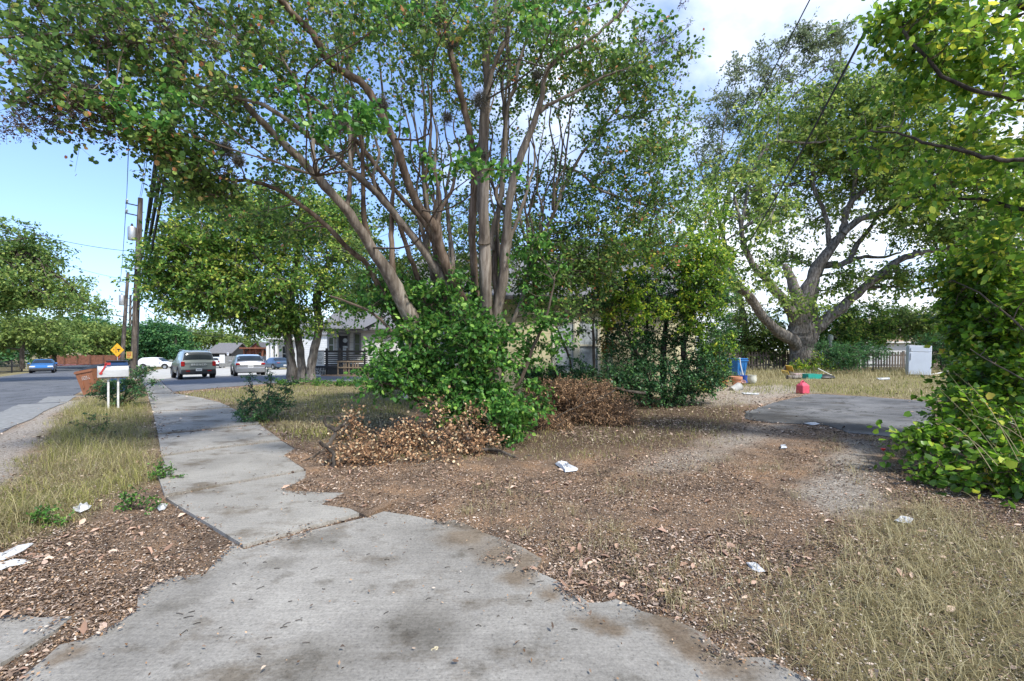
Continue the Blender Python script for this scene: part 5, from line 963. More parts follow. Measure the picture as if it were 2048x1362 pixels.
m_ = MB(); m_.cyl((0, 0, 0), (0, 0, hz+.2), .025, 8); m_.build('post', GALV, sg3); m_ = MB(); m_.box((0, -.04, hz), (.34, .02, .5)); pn = m_.build('panel', WHITE, sg3); m_ = MB(); m_.box((0, -.054, hz+.05), (.14, .006, .2)); m_.build('symbol', plain('sign_blue', (.05, .12, .35), .5), pn)
# ---------------------------------------------------------------- houses
def siding(name, c, step, var=.06):
    m, nt, b, o = newmat(name); v = mapped(nt); s = nt.nodes.new('ShaderNodeSeparateXYZ'); nt.links.new(v, s.inputs[0])
    a = nt.nodes.new('ShaderNodeMath'); a.operation = 'MULTIPLY'; a.inputs[1].default_value = 1/step; nt.links.new(s.outputs[2], a.inputs[0])
    f = nt.nodes.new('ShaderNodeMath'); f.operation = 'FRACT'; nt.links.new(a.outputs[0], f.inputs[0])
    r = ramp(nt, f.outputs[0], [(0, .35), (.07, .9), (.12, 1), (1, 1)]); n = noise(nt, v, 2.5, 6)
    r2 = ramp(nt, n.outputs[0], [(.3, [x*(1-var*2) for x in c]), (.7, [min(1, x*(1+var)) for x in c])])
    nt.links.new(mix(nt, 1, r2.outputs[0], r.outputs[0], 'MULTIPLY'), b.inputs['Base Color']); b.inputs['Roughness'].default_value = .75; bump(nt, b, f.outputs[0], -.6, .02); return m
def shingle(name, c):
    m, nt, b, o = newmat(name); br = nt.nodes.new('ShaderNodeTexBrick'); nt.links.new(mapped(nt), br.inputs[0]); br.inputs['Scale'].default_value = 4; br.inputs['Mortar Size'].default_value = .012
    br.inputs['Color1'].default_value = (*c, 1); br.inputs['Color2'].default_value = (c[0]*.75, c[1]*.75, c[2]*.75, 1); br.inputs['Mortar'].default_value = (c[0]*.4, c[1]*.4, c[2]*.4, 1)
    n = noise(nt, mapped(nt), 7, 6); nt.links.new(mix(nt, .4, br.outputs[0], ramp(nt, n.outputs[0], [(.3, [x*.6 for x in c]), (.7, [x*1.3 for x in c])]).outputs[0]), b.inputs['Base Color']); b.inputs['Roughness'].default_value = .9; return m
RG = shingle('grey_shingles', (.17, .168, .175)); RD = shingle('dark_shingles', (.10, .10, .105))
def window(par, x, y, z, w, h, frame=WHITE, double=True, glass=GLASS, dy=-1):
    m_ = MB(); e = .09
    m_.box((x, y+dy*.03, z+h/2+e/2), (w+2*e, .08, e)); m_.box((x, y+dy*.04, z-h/2-e/2), (w+2*e+.08, .12, e)); m_.box((x-w/2-e/2, y+dy*.03, z), (e, .078, h)); m_.box((x+w/2+e/2, y+dy*.03, z), (e, .078, h))
    if double: m_.box((x, y+dy*.025, z), (w, .06, .06))
    wo = m_.build('window', frame, par); m_ = MB(); m_.box((x, y+dy*.006, z), (w, .012, h)); m_.build('pane', glass, wo); return wo
def gable(par, x0, x1, y0, y1, ze, rise, mat, wallm, axis='x', over=.4, th=.12):
    """ridge along axis"""
    m_ = MB()
    if axis == 'x':
        ym = (y0+y1)/2; sl = rise/((y1-y0)/2)
        for s, ya in ((-1, y0-over), (1, y1+over)):
            za = ze-over*sl; vs = [(x0-over, ya, za), (x1+over, ya, za), (x1+over, ym, ze+rise), (x0-over, ym, ze+rise)]; vs += [(a, b, c+th) for a, b, c in vs]
            m_.add(vs, [[0, 1, 2, 3][::s], [4, 5, 6, 7], [0, 1, 5, 4], [1, 2, 6, 5], [2, 3, 7, 6], [3, 0, 4, 7]])
    else:
        xm = (x0+x1)/2; sl = rise/((x1-x0)/2)
        for s, xa in ((-1, x0-over), (1, x1+over)):
            za = ze-over*sl; vs = [(xa, y0-over, za), (xa, y1+over, za), (xm, y1+over, ze+rise), (xm, y0-over, ze+rise)]; vs += [(a, b, c+th) for a, b, c in vs]
            m_.add(vs, [[0, 1, 2, 3], [4, 5, 6, 7], [0, 1, 5, 4], [1, 2, 6, 5], [2, 3, 7, 6], [3, 0, 4, 7]])
    o = m_.build('roof', mat, par); m_ = MB(); d = .01
    if axis == 'x':
        for x, s in ((x0, -1), (x1, 1)): m_.add([(x, y0, ze), (x, y1, ze), (x, (y0+y1)/2, ze+rise), (x-s*.1, y0, ze), (x-s*.1, y1, ze), (x-s*.1, (y0+y1)/2, ze+rise)], [[0, 1, 2], [5, 4, 3]])
    else:
        for y, s in ((y0, -1), (y1, 1)): m_.add([(x0, y, ze), (x1, y, ze), ((x0+x1)/2, y, ze+rise), (x0, y-s*.1, ze), (x1, y-s*.1, ze), ((x0+x1)/2, y-s*.1, ze+rise)], [[0, 1, 2], [5, 4, 3]])
    m_.build('gable_end', wallm, par); return o
def walls(par, x0, x1, y0, y1, h, mat, z0=-.3, th=.12):
    m_ = MB(); cy = (y0+y1)/2; hh = h-z0; zc = (h+z0)/2
    m_.box(((x0+x1)/2, y0+th/2, zc), (x1-x0, th, hh)); m_.box(((x0+x1)/2, y1-th/2, zc), (x1-x0, th, hh)); m_.box((x0+th/2, cy, zc), (th, y1-y0-2*th, hh)); m_.box((x1-th/2, cy, zc), (th, y1-y0-2*th, hh)); return m_.build('wall', mat, par)
YW = siding('yellow_siding', (.62, .57, .36), .26); YT = plain('cream_trim', (.72, .68, .55), .6, var=.06)
hy = thing('yellow_house', 'pale yellow boarded house with grey roof behind the thicket and shrubs', 'house', (0, 0, 0)); 
walls(hy, -3.4, 5.9, 14.6, 25, 3.35, YW); gable(hy, -3.4, 5.9, 14.6, 25, 3.35, 2.3, RG, YW, 'x', .45)
CURT = plain('curtained_glass', (.38, .42, .45), .15, var=.5, scale=5, bmp=0)
for x in (1.68, 2.45): window(hy, x, 14.6, 1.72, .58, 1.62, YT, True, CURT)
m_ = MB(); m_.box((2.06, 14.55, 1.72), (.12, .07, 1.8)); m_.build('window_mullion', YT, hy)
window(hy, -2.3, 14.6, 1.9, .9, 1.5, YT, True, CURT)
for x in (-3.4, 3.15): m_ = MB(); m_.box((x, 14.56, 1.55), (.14, .1, 3.6)); m_.build('corner_board', YT, hy)
m_ = MB(); m_.box((1.2, 14.56, 3.3), (9.1, .06, .2)); m_.build('frieze_board', YT, hy)
# dead vine with yellowed leaves hanging on its wall
vt = heap('dead_vine', 'yellow-orange dying vine hanging on the yellow house wall', [(1222, 640, 13.6, 16, 40, .3, 26), (1216, 690, 13.6, 14, 22, .3, 14), (1210, 612, 13.6, 16, 12, .2, 8)], [leafmat('yellowed_leaf', [(0, (.20, .10, .02)), (.6, (.42, .25, .04)), (1, (.5, .36, .08))], .3)], .2, 5, 8, .06, LEAF6, (3.0, 13.6, .05), sticks=[([(1216, 760, 5), (1212, 700, 5), (1222, 610, 4)], (13.9, 13.9))])
vt['category'] = 'vine'
# white house with the porch
WS = siding('white_siding', (.66, .66, .64), .34, .04); GT = plain('grey_trim', (.20, .21, .22), .6)
Zh = 31.5; hw = thing('white_house', 'white boarded house with dark door and raised porch behind the three-trunk tree', 'house', (0, 0, 0)); gh = float(gz(-11, Zh)); q = lambda px: (px-CX)/F*Zh
walls(hw, q(654), q(860), Zh, Zh+9, 3.1, WS, -.6); gable(hw, q(654), q(860), Zh, Zh+9, 3.1, 2.0, RG, WS, 'x', .5)
def hz_(py, Z=Zh): return CH+(HY-py)/F*Z
m_ = MB(); m_.box((q(687), Zh-.02, hz_(701)), (.78, .06, 2.05)); dr = m_.build('door', BLACK, hw)
m_ = MB(); m_.lathe((q(691), Zh-.065, hz_(681)), [(.16, -.01), (.16, .01)], 14, 0, (0, 1, 0)); m_.build('oval_glass', CURT, dr); m_ = MB(); m_.box((q(691), Zh-.055, hz_(710)), (.32, .02, 1.25)); m_.build('door_pane', CURT, dr)
m_ = MB(); m_.box((q(677.2), Zh-.03, hz_(701)), (.10, .1, 2.2)); m_.box((q(697.5), Zh-.03, hz_(701)), (.10, .1, 2.2)); m_.box((q(687.4), Zh-.03, hz_(667.5)), (.9, .1, .12)); m_.build('door_frame', GT, hw)
window(hw, q(663), Zh, hz_(690), .28, 1.0, WHITE, True, plain('green_glass', (.06, .09, .04), .2)); window(hw, q(715), Zh, hz_(688), .32, 1.35, GT, True, bpy.data.materials['green_glass'])
m_ = MB(); m_.box(((q(640)+q(740))/2, Zh-1.0, hz_(660)), (q(740)-q(640), 2.0, .14)); m_.build('porch_roof', GT, hw)
m_ = MB(); m_.add([(q(632), Zh-2.1, hz_(660)), (q(745), Zh-2.1, hz_(660)), (q(752), Zh+1.2, hz_(636)), (q(668), Zh+1.2, hz_(636)), (q(632), Zh-2.0, hz_(662)), (q(745), Zh-2.0, hz_(662))], [[0, 1, 2, 3], [4, 5, 1, 0]]); m_.build('porch_roof_slope', RG, hw)
# porch
Zp = 28.4; qp = lambda px: (px-CX)/F*Zp; po = thing('porch', 'raised porch with black horizontal slat railing in front of the white house', 'porch', (0, 0, 0)); zf = CH+(HY-732)/F*Zp; g0 = float(gz(-11, Zp)); zb_ = CH+(HY-757)/F*Zp
m_ = MB(); m_.box(((qp(621)+qp(735))/2, Zp+1.5, zf-.06), (qp(735)-qp(621), 3.0, .12)); m_.build('deck', BLACK, po)
m, nt, b, o = newmat('honeycomb_block'); v = nt.nodes.new('ShaderNodeTexVoronoi'); v.feature = 'DISTANCE_TO_EDGE'; v.inputs['Scale'].default_value = 7; nt.links.new(mapped(nt), v.inputs['Vector']); nt.links.new(ramp(nt, v.outputs[0], [(.02, (.45, .44, .42)), (.10, (.05, .05, .05))]).outputs[0], b.inputs['Base Color']); HONEY = m
m_ = MB(); m_.box(((qp(621)+qp(651))/2, Zp+.1, (zf+zb_)/2-.2), (qp(651)-qp(621), .18, zf-zb_+.4)); m_.build('block_skirt', HONEY, po)
m_ = MB(); m_.box(((qp(652)+qp(735))/2, Zp+.12, (zf+zb_)/2-.2), (qp(735)-qp(652), .12, zf-zb_+.4)); m_.build('dark_skirt', BLACK, po)
for px in (629, 653, 678, 694, 729): m_ = MB(); m_.box((qp(px), Zp+.05, zf+.55), (.09 if px != 653 else .14, .09, 1.12)); m_.build('post', BLACK, po)
zr = CH+(HY-702)/F*Zp
for k, py in enumerate((702, 704, 708.5, 713, 716.5, 720.5, 724.5, 729)): m_ = MB(); m_.box(((qp(621)+qp(735))/2, Zp, CH+(HY-py)/F*Zp), (qp(735)-qp(621), .035, .075)); m_.build('rail_slat', BLACK, po)
bn = thing('banner', 'white banner with faint grey printing hung on the black porch railing', 'banner', (qp(641), Zp-.06, CH+(HY-717)/F*Zp))
m_ = MB(); m_.box((0, 0, 0), (.52, .015, .88)); m_.build('cloth', WHITE, bn); m_ = MB(); GP = plain('grey_print', (.36, .36, .37), .8)
for k in range(14):
    a = math.pi*k/13; m_.box((.15*math.cos(a), -.011, .05-.15*math.sin(a)), (.045, .004, .04), ry=-a)
for x, z, w_ in ((-.08, .2, .1), (.08, .2, .1), (0, .28, .22), (0, .0, .07), (-.07, -.12, .05), (.0, -.12, .05), (.07, -.12, .05)): m_.box((x, -.012, z), (w_, .004, .045))
m_.build('emblem', GP, bn); m_ = MB()
for j in range(5): m_.box((-.12+j*.06, -.011, -.27-.015*(j % 2)), (.035, .004, .06), ry=R(15*(j-2)))
m_.build('lettering', BLACK, bn)
# bare timber guard rails before the porch
TMB = plain('raw_timber', (.26, .20, .14), .8, var=.25, scale=6); Zr = 27.4; qr = lambda px: (px-CX)/F*Zr; zr_ = lambda py: CH+(HY-py)/F*Zr
tr_ = thing('timber_guard_rail', 'raw timber guard rail frame standing before the dark porch skirt', 'railing', (0, 0, 0))
for px in (676, 688, 692, 698, 706, 711, 716): m_ = MB(); m_.box((qr(px), Zr, (zr_(724)+zr_(756))/2), (.055, .055, zr_(724)-zr_(756))); m_.build('upright', TMB, tr_)
for py, a, c in ((723, 674, 727), (735, 677, 724), (750, 677, 724)): m_ = MB(); m_.box(((qr(a)+qr(c))/2, Zr-.05, zr_(py)), (qr(c)-qr(a), .04, .08)); m_.build('rail', TMB, tr_)
# light grey house, red house, grey shed, far things
def shell(name, label, px0, px1, pyb, pye, rise, Z, wm, rm, axis='x', depth=8):
    t = thing(name, label, 'house', (0, 0, 0)); f = lambda px: (px-CX)/F*Z; zt = CH+(HY-pye)/F*Z; z0 = CH+(HY-pyb)/F*Z; walls(t, f(px0), f(px1), Z, Z+depth, zt, wm, z0-.5); gable(t, f(px0), f(px1), Z, Z+depth, zt, rise, rm, wm, axis, .35); return t, f
LG = siding('light_grey_siding', (.56, .58, .60), .3); t_, f_ = shell('light_grey_house', 'light grey house with white porch columns right of the red house', 536, 660, 740, 668, 2.0, 66, LG, RG)
for px in (545, 553, 562, 588): m_ = MB(); m_.box((f_(px), 64.8, .9), (.34, .34, 4.2)); m_.build('porch_column', WHITE, t_)
m_ = MB(); m_.box((f_(568), 64.9, 3.15), (f_(600)-f_(540), 1.6, .35)); m_.build('porch_beam', WHITE, t_)
for px in (549, 570, 580): window(t_, f_(px), 66, .9, .7, 2.2, WHITE)
RB = siding('red_brown_siding', (.24, .08, .05), .25); t_, f_ = shell('red_house', 'small red-brown house with a dark porch between the shed and the grey house', 492, 536, 736, 704, 1.5, 74, RB, RD, 'y', 8)
m_ = MB()
for px in (497, 509, 521, 533): m_.box((f_(px), 72.8, .2), (.22, .22, 3.0))
m_.box((f_(514), 73, 1.75), (f_(536)-f_(492), 1.7, .22)); m_.build('porch_frame', plain('orange_timber', (.20, .075, .04), .7), t_)
window(t_, f_(524), 74, .2, .9, 1.5, TMB)
t_, f_ = shell('grey_shed', 'grey-roofed dark shed beyond the parked white suv', 418, 462, 733, 705, 1.7, 84, BLACK, RG, 'x', 6)
t_, f_ = shell('distant_white_house', 'distant white house just right of the nearest pole foot', 274, 300, 730, 712, .8, 84, WHITE, RD, 'x', 6)
sf = thing('side_fence', 'grey board fence with white panel behind the silver hatchback', 'fence', (0, 0, 0)); Z = 68; f = lambda px: (px-CX)/F*Z
m_ = MB()
for k in range(60): x = f(440)+k*(f(535)-f(440))/60; m_.box((x, Z, CH+(HY-723)/F*Z), (.11, .03, 1.6+.04*math.sin(k*2.3)))
m_.build('boards', plain('grey_boards', (.20, .20, .19), .85, var=.35), sf); m_ = MB(); m_.box(((f(440)+f(455))/2-.2, Z-.05, CH+(HY-718)/F*Z), (.8, .03, 1.3)); m_.build('white_panel', WHITE, sf)
ff = thing('board_fence', 'long red-brown board fence across the end of the street', 'fence', (0, 0, 0)); Z = 68; f = lambda px: (px-CX)/F*Z
m_ = MB(); zc = CH+(HY-719.5)/F*Z
for k in range(70): x = f(100)+k*(f(240)-f(100))/70; m_.box((x, Z, zc+.03*math.sin(k*3.1)), (.14, .03, 1.35))
m_.build('boards', plain('red_brown_boards', (.20, .085, .05), .85, var=.35, scale=3), ff)
for k in range(6): m_ = MB(); m_.box((f(104+k*26), Z-.1, zc), (.14, .14, 1.5)); m_.build('post', plain('fence_post_brown', (.13, .06, .04), .8), ff)
fi = thing('iron_fence', 'black iron fence with pointed bars at the left edge of the street', 'fence', (0, 0, 0)); 
a_, c_ = G(-40, 753), G(44, 743); d_ = c_-a_
m_ = MB()
for k in range(60): p_ = a_+d_*(k/59); m_.cyl(p_, p_+Vector((0, 0, 1.35)), .014, 5)
m_.build('bars', BLACK, fi); m_ = MB()
for h_ in (.2, 1.15): m_.tube([a_+Vector((0, 0, h_)), c_+Vector((0, 0, h_))], .022, 5)
m_.build('rail', BLACK, fi)
for k in range(4): p_ = a_+d_*(k/3); m_ = MB(); m_.box((p_.x, p_.y, p_.z+.7), (.1, .1, 1.5)); m_.build('post', BLACK, fi)
# ---------------------------------------------------------------- back yard
pf = thing('picket_fence', 'weathered wooden picket fence along the back of the yard', 'fence', (0, 0, 0)); Zf = 30; f = lambda px: (px-CX)/F*Zf
m_ = MB(); gzf = float(gz(20, Zf)); n_ = 120
for k in range(n_):
    x = f(1400)+(f(2060)-f(1400))*k/n_
    if random.random() < .04: continue
    h_ = 1.15+.08*random.random(); w_ = .11; tl = random.uniform(-.03, .03)
    m_.add([(x-w_/2, Zf, gzf), (x+w_/2, Zf, gzf), (x+w_/2+tl, Zf, gzf+h_-.06), (x+tl, Zf, gzf+h_), (x-w_/2+tl, Zf, gzf+h_-.06)]+[(x-w_/2, Zf+.02, gzf), (x+w_/2, Zf+.02, gzf), (x+w_/2+tl, Zf+.02, gzf+h_-.06), (x+tl, Zf+.02, gzf+h_), (x-w_/2+tl, Zf+.02, gzf+h_-.06)], [[0, 1, 2, 3, 4], [9, 8, 7, 6, 5], [0, 5, 6, 1], [1, 6, 7, 2], [2, 7, 8, 3], [3, 8, 9, 4], [4, 9, 5, 0]])
m_.build('pickets', plain('old_picket_wood', (.17, .135, .105), .9, var=.4, scale=3), pf)
for z_ in (.3, .95): m_ = MB(); m_.box(((f(1400)+f(2060))/2, Zf+.05, gzf+z_), (f(2060)-f(1400), .05, .08)); m_.build('rail', bpy.data.materials['old_picket_wood'], pf)
for k in range(9): m_ = MB(); m_.box((f(1410+k*80), Zf+.12, gzf+.6), (.1, .1, 1.25)); m_.build('post', bpy.data.materials['old_picket_wood'], pf)
m_ = thing('fence_pipe', 'pale capped pipe standing by the fence right of the pecan trunk', 'pipe', tuple(P(1661, HY, 29)*1)); m_.location.z = .24; q_ = MB(); q_.lathe((0, 0, 0), [(.09, 0), (.09, 1.9), (.15, 1.95), (.15, 2.2), (.05, 2.28)], 12); q_.build('pipe', plain('pale_green_pipe', (.34, .38, .30), .6), m_)
ws = thing('white_shed', 'long low white shed behind the picket fence left of the refrigerator', 'shed', (0, 0, 0)); Z = 40; f = lambda px: (px-CX)/F*Z; z0 = float(gz(30, Z))
walls(ws, f(1690), f(1870), Z, Z+5, CH+(HY-686)/F*Z, siding('white_metal', (.5, .51, .52), .5), z0-.3)
m_ = MB(); m_.box((f(1780), Z+2.4, CH+(HY-684.5)/F*Z), (f(1874)-f(1686), 5.6, .12)); m_.build('roof', WHITE, ws)
nh = thing('neighbour_house', 'house with tan roof barely seen above the hedge behind the refrigerator', 'house', (0, 0, 0)); Z = 52; f = lambda px: (px-CX)/F*Z
walls(nh, f(1760), f(1900), Z, Z+8, CH+(HY-660)/F*Z, plain('tan_brick', (.42, .30, .22), .8), -.5); gable(nh, f(1760), f(1900), Z, Z+8, CH+(HY-660)/F*Z, 1.5, shingle('tan_shingles', (.34, .27, .22)), bpy.data.materials['tan_brick'], 'x')
# refrigerator
pr = G(1839, 751.5); fr = thing('refrigerator', 'old white refrigerator standing in the grass before the picket fence', 'refrigerator', pr, R(-14)); Zr_ = pr[1]; fh = 61/F*Zr_; fw = 35/F*Zr_; FRM = plain('white_enamel', (.60, .64, .68), .4, var=.06, scale=2)
fr.rotation_euler = (R(0), R(1.5), R(-31))
m_ = MB(); m_.box((0, .36, fh/2), (fw, .62, fh-.04), bev=.02); m_.build('cabinet', FRM, fr)
m_ = MB(); m_.box((0, .02, fh*.40), (fw-.01, .05, fh*.74), bev=.015); m_.build('fridge_door', FRM, fr); m_ = MB(); m_.box((0, .02, fh*.885), (fw-.01, .05, fh*.20), bev=.015); m_.build('freezer_door', FRM, fr)
for z_, l_ in ((.62, .3), (.86, .14)): m_ = MB(); m_.box((-fw*.42, -.03, fh*z_), (.03, .04, l_*1.2), bev=.008); m_.build('handle', GALV, fr)
# red fuel can
pc = G(1605.5, 786.8); gc = thing('fuel_can', 'faded red plastic fuel can standing at the back edge of the asphalt pad', 'fuel can', pc, R(20)); s_ = pc[1]/F; W_ = 19*s_; H_ = 17.5*s_; RC = plain('faded_red_plastic', (.56, .075, .12), .5, var=.12, scale=5)
m_ = MB(); a = W_/2; b2_ = W_*.40; lv = [(a*.93, b2_*.93, 0), (a, b2_, .02), (a, b2_, H_*.9), (a*.9, b2_*.85, H_), (a*.45, b2_*.35, H_*1.26)]; vs = []
for x, y, z in lv: vs += [(-x, -y, z), (x, -y, z), (x, y, z), (-x, y, z)]
m_.add(vs, [[3, 2, 1, 0]]+[[r*4+i, r*4+(i+1) % 4, r*4+4+(i+1) % 4, r*4+4+i] for r in range(4) for i in range(4)]+[[16, 17, 18, 19]]); bo = m_.build('body', RC, gc); bv = bo.modifiers.new('round', 'BEVEL'); bv.width = .018; bv.segments = 3
m_ = MB(); m_.tube([(-a*.75, 0, H_*1.05), (-a*.45, 0, H_*1.36), (0, 0, H_*1.45), (a*.3, 0, H_*1.36), (a*.35, 0, H_*1.2)], .018, 8); m_.build('handle', RC, gc)
m_ = MB(); m_.lathe((a*.62, 0, H_*1.08), [(.04, 0), (.04, .05), (.03, .055)], 14); m_.build('cap', plain('dark_cap', (.12, .02, .03), .5), gc)
m_ = MB(); m_.lathe((-a*.05, -.0, H_*1.24), [(.03, 0), (.03, .04)], 12); m_.build('vent_cap', bpy.data.materials['dark_cap'], gc)
# pots and buckets
def pot(label, px, py, hpx, wpx, colr, tiltx=0, kind='rim', cat='pot', name='flower_pot', rz=0):
    p_ = G(px, py); s = p_[1]/F; h = hpx*s; r = wpx*s/2; t = thing(name, label, cat, p_, rz); t.rotation_euler = (tiltx, 0, rz); m_ = MB()
    if kind == 'rim': prof = [(r*.62, 0), (r*.80, h*.72), (r*.98, h*.74), (r, h*.78), (r, h*.98), (r*.92, h), (r*.86, h*.96), (r*.74, h*.5), (.01, h*.45)]
    elif kind == 'bulb': prof = [(r*.55, 0), (r*.85, h*.2), (r*.98, h*.55), (r*.86, h*.85), (r*.95, h), (r*.85, h), (r*.78, h*.8), (.01, h*.5)]
    else: prof = [(r*.8, 0), (r, h), (r*1.04, h), (r*1.04, h*1.02), (r*.95, h*1.02), (r*.76, .02), (.01, .015)]
    m_.lathe((0, 0, 0), prof, 28); m_.build('body', plain(name+'_'+str(px)+'_clay', colr, .75, var=.15, scale=8), t)
    m_ = MB(); m_.tube([(r*.9*math.cos(a), r*.9*math.sin(a), h*.70) for a in np.linspace(0, 2*math.pi, 25)], .006, 5, caps=False); m_.build('band', plain(name+'_'+str(px)+'_band', [c*.8 for c in colr], .8), t)
    return t
pot('left terracotta pot half behind the yellow-green bush', 1447, 772, 20, 20, (.50, .22, .12)); pot('terracotta pot beside the tipped grey bucket', 1473, 774, 21, 22, (.50, .23, .13))
pot('round cream ceramic pot at the right end of the pots', 1504, 767, 17, 18, (.52, .52, .45), kind='bulb'); pot('tipped grey bucket lying in front of the terracotta pots', 1463, 781, 22, 17, (.36, .36, .34), R(-70), 'bucket', 'bucket', 'bucket', R(-70))
pot('small terracotta saucer pot left of the other pots', 1420, 771, 8, 14, (.45, .19, .10)); pot('blue plastic tub between the terracotta and ceramic pots', 1489, 765, 14, 17, (.04, .10, .42), kind='bucket', cat='tub', name='plastic_tub')
pot('pinkish broken pot behind the blue tub', 1484, 769, 9, 10, (.52, .34, .30), R(40), cat='pot')
pb = G(1475, 752); rb = bin_('recycling_bin', 'bright blue wheeled recycling bin behind the flower pots', pb, R(20), (.012, .12, .33), (.015, .13, .36), 0, 36*pb[1]/F, 26*pb[1]/F)
st_ = thing('white_stick', 'long white stick leaning against the blue recycling bin', 'stick', G(1479, 754)); m_ = MB(); m_.tube([(0, -.4, 0), (-.12, -.35, .6), (-.14, -.3, 38*pb[1]/F)], .022, 6); m_.build('stick', WHITE, st_)
# clutter at the pecan foot
def at(px, py): return G(px, py)
c_ = at(1578, 751); t = thing('wooden_crate', 'tilted open yellow wooden crate leaning by the pecan foot', 'crate', c_, R(25)); t.rotation_euler = (R(10), R(-38), R(25)); YP = plain('yellow_wood', (.55, .38, .08), .7); s_ = c_[1]/F
for n_, c0, d0 in (('side_panel', (0, 0, .02), (.42, .34, .03)), ('side_panel', (-.2, 0, .22), (.03, .34, .36)), ('side_panel', (.2, 0, .22), (.03, .34, .36)), ('side_panel', (0, .17, .22), (.37, .02, .36))):
    m_ = MB(); m_.box((c0[0], c0[1], c0[2]+.1), d0); m_.build(n_, YP if c0[2] > .1 and c0[1] == 0 else WOODP, t)
def tray(name, label, px, py, w, d, h, colr, rz=0, cat='tray'):
    p_ = at(px, py); t = thing(name, label, cat, p_, rz); mt = plain(name+str(px)+'_plastic', colr, .55, var=.15); m_ = MB(); e = .015
    m_.box((0, 0, e/2), (w-.03, d-.03, e)); m_.box((0, -d/2, h/2), (w, e, h)); m_.box((0, d/2, h/2), (w, e, h)); m_.box((-w/2+e/2, 0, h/2), (e, d-e, h-.004)); m_.box((w/2-e/2, 0, h/2), (e, d-e, h-.004)); m_.build('tray_body', mt, t)
    m_ = MB(); m_.tube([(-w/2, -d/2, h), (w/2, -d/2, h), (w/2, d/2, h), (-w/2, d/2, h), (-w/2, -d/2, h)], .014, 6); m_.build('rim', mt, t); return t
tray('plastic_tray', 'teal-green plastic tray in front of the pecan foot', 1624, 757, .66, .4, .2, (.01, .26, .20), R(4)); tray('plastic_basin', 'shallow pinkish-grey basin left of the teal tray', 1600, 754, .62, .4, .16, (.48, .36, .35), R(-6), 'basin')
p_ = at(1650, 757); t = thing('black_bag', 'slumped black bag right of the teal tray', 'bag', p_); m_ = MB(); m_.lathe((0, 0, 0), [(.30, 0), (.36, .05), (.30, .14), (.16, .20), (.05, .22)], 14); bo = m_.build('bag_body', BLACK, t); bo.scale = (1.25, .8, .9)
t = thing('white_pole', 'white pole lying slanted over the black bag', 'pole', at(1640, 752)); m_ = MB(); m_.tube([(-.1, 0, .38), (.5, -.1, .05)], .022, 7); m_.build('pole', WHITE, t)
t = thing('white_pole', 'long white pole lying in the grass right of the refrigerator', 'pole', at(1860, 751)); m_ = MB(); m_.tube([(0, 0, .04), (2.6, .2, .45)], .03, 7); m_.build('pole', WHITE, t)
t = thing('cut_log', 'cut log end lying beneath the tilted yellow crate', 'log', at(1588, 758)); m_ = MB(); m_.tube([(-.3, 0, .08), (.3, .05, .08)], [.1, .09], 12); m_.build('log', B_pec, t)
# ---------------------------------------------------------------- scraps on the ground
PAP = plain('crumpled_paper', (.50, .51, .52), .85, var=.22, scale=45, bmp=.8)
def scrap(name, label, pts, cat, mat=PAP, h=.02, n=7, grp='pieces of litter'):
    g = [G(*p) for p in pts]; cx_ = sum((v for v in g), Vector((0, 0, 0)))/len(g); m_ = MB()
    poly = [(v.x-cx_.x, v.y-cx_.y) for v in g]; vs = []; nn = len(poly); R_ = 5
    for r in range(R_+1):
        for i, (x, y) in enumerate(poly):
            k = r/R_; j = .92+.16*random.random() if r else 1; vs.append((x*k*j, y*k*j, .012+(random.random()*h if r < R_ else random.random()*h*.4)))
    fs = [[r*nn+i, r*nn+(i+1) % nn, (r+1)*nn+(i+1) % nn, (r+1)*nn+i] for r in range(R_) for i in range(nn)]
    m_.add(vs, fs); o = m_.build(name, mat); o.location = cx_; so_ = o.modifiers.new('thickness', 'SOLIDIFY'); so_.thickness = .002; return tag(o, label, cat, grp)
scrap('paper_sheet', 'white crumpled sheet lying on the leaves behind the fallen branch', [(1109, 930), (1118, 927), (1135, 928), (1140, 933), (1158, 940), (1156, 945), (1130, 947), (1120, 938)], 'paper', h=.05)
scrap('paper_scrap', 'small white folded scrap on the brown soil at the lower right', [(1492, 1129), (1510, 1129), (1519, 1135), (1530, 1146), (1518, 1148), (1504, 1143)], 'paper')
scrap('paper_scrap', 'torn white scrap at the edge of the dry grass by the vines', [(1788, 1045), (1800, 1040), (1815, 1041), (1828, 1038), (1822, 1053), (1804, 1052)], 'paper', h=.04)
scrap('paper_sheet', 'crumpled white wrapper in the left verge beside the grass', [(145, 1018), (160, 1013), (182, 1014), (178, 1023), (160, 1028), (148, 1025)], 'paper', h=.06)
scrap('paper_scrap', 'small pale wrapper touching the raised left edge of the sidewalk', [(313, 1020), (325, 1013), (336, 1013), (330, 1022), (318, 1028)], 'paper', h=.05)
scrap('plastic_strip', 'upper long white strip of plastic at the left edge', [(-30, 1120), (0, 1118), (40, 1098), (68, 1087), (70, 1092), (50, 1105), (10, 1122), (-30, 1132)], 'plastic strip', h=.03)
scrap('plastic_strip', 'lower white strip of plastic at the left edge', [(-40, 1135), (5, 1130), (30, 1123), (57, 1124), (50, 1131), (20, 1138), (-10, 1150), (-40, 1155)], 'plastic strip', h=.02)
scrap('paper_scrap', 'tiny white scrap at the front edge of the asphalt pad', [(1608, 848), (1630, 846), (1640, 849), (1625, 853)], 'paper', h=.03)
scrap('paper_scrap', 'tiny white cup lid on the soil in front of the asphalt pad', [(1560, 893), (1572, 894), (1574, 899), (1562, 899)], 'paper', h=.04)
scrap('white_board', 'thin white board lying in the grass left of the refrigerator', [(1752, 757), (1780, 756), (1781, 759.5), (1760, 760)], 'board', h=.05)
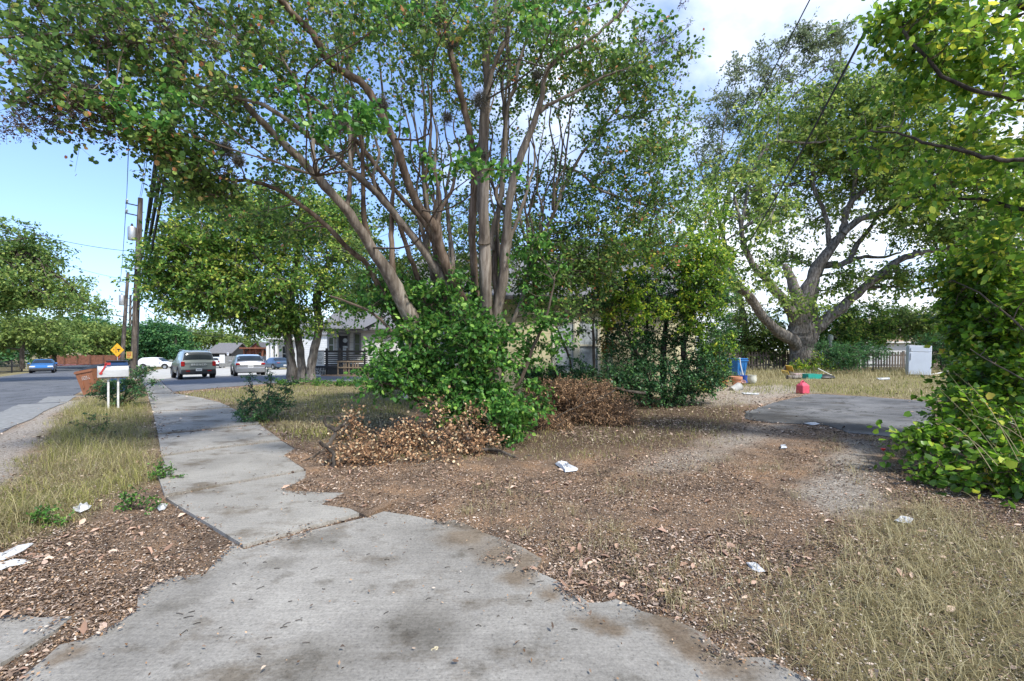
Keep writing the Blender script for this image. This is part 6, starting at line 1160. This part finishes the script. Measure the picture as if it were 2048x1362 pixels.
scrap('white_board', 'white board lying flat in front of the tipped bucket', [(1484, 786), (1517, 786), (1517, 790), (1488, 789.5)], 'board', h=.02)
scrap('black_shard', 'small flat black shard on the driveway near the joint', [(690, 1061), (700, 1060), (712, 1058), (712, 1063), (697, 1065)], 'shard', BLACK, h=.006)
LG_ = plain('fresh_leaf_green', (.12, .24, .03), .5)
scrap('green_leaf', 'single round green leaf on the driveway left of the dark stain', [(888, 1231), (893, 1229), (898, 1232), (896, 1238), (890, 1238)], 'leaf', LG_, h=.01, grp='loose leaves on the driveway')
scrap('green_leaf', 'pale green leaf at the bottom edge of the driveway', [(818, 1355), (826, 1350), (832, 1352), (828, 1362), (820, 1362)], 'leaf', LG_, h=.01, grp='loose leaves on the driveway')
scrap('dead_leaf', 'single curled tan leaf lying below the dark stain on the driveway', [(860, 1309), (868, 1302), (879, 1301), (877, 1308), (866, 1314)], 'leaf', plain('tan_leaf', (.5, .44, .3), .8), h=.02, grp='loose leaves on the driveway')
# loose twigs on the concrete
tw = MB()
for k in range(70):
    px = rng.uniform(330, 1150); py = rng.uniform(880, 1300); p_ = G(px, py)
    if not (hard(np.array([p_.x]), np.array([p_.y]))[0] > .05): continue
    a = rng.uniform(-.4, 1.0); l = rng.uniform(.015, .05); z_ = p_.z+.036-.010*(p_.z < 9 and p_.y < 4.3)
    tw.tube([(p_.x, p_.y, z_), (p_.x+math.cos(a)*l*.5, p_.y+math.sin(a)*l*.5+rng.normal()*.006, z_+.004), (p_.x+math.cos(a)*l, p_.y+math.sin(a)*l, z_)], .0022, 4)
tag(tw.build('loose_twigs', B_dark), 'tiny dark twigs scattered over the concrete', 'twigs', kind='stuff')
# red blossom by the vines
t = thing('hibiscus_sprig', 'low sprig with one small red flower beside the vine bank', 'flower', G(1775, 915)); m_ = MB(); m_.tube([(0, 0, 0), (-.03, 0, .06), (-.06, 0, .10)], .004, 5); m_.build('stem', LG_, t)
pos = np.array([(.03, 0, .03), (.06, .02, .04), (.0, .03, .05), (.08, -.02, .02), (-.02, -.02, .04)]); place_leaves('leaf', pos, rng.normal(size=(5, 3)), np.full(5, .07), LEAFH, [M_vine], t)
m_ = MB(); m_.lathe((-.06, 0, .09), [(.006, 0), (.024, .02), (.03, .035), (.01, .03)], 8); m_.build('blossom', plain('blossom_red', (.6, .03, .04), .5), t)
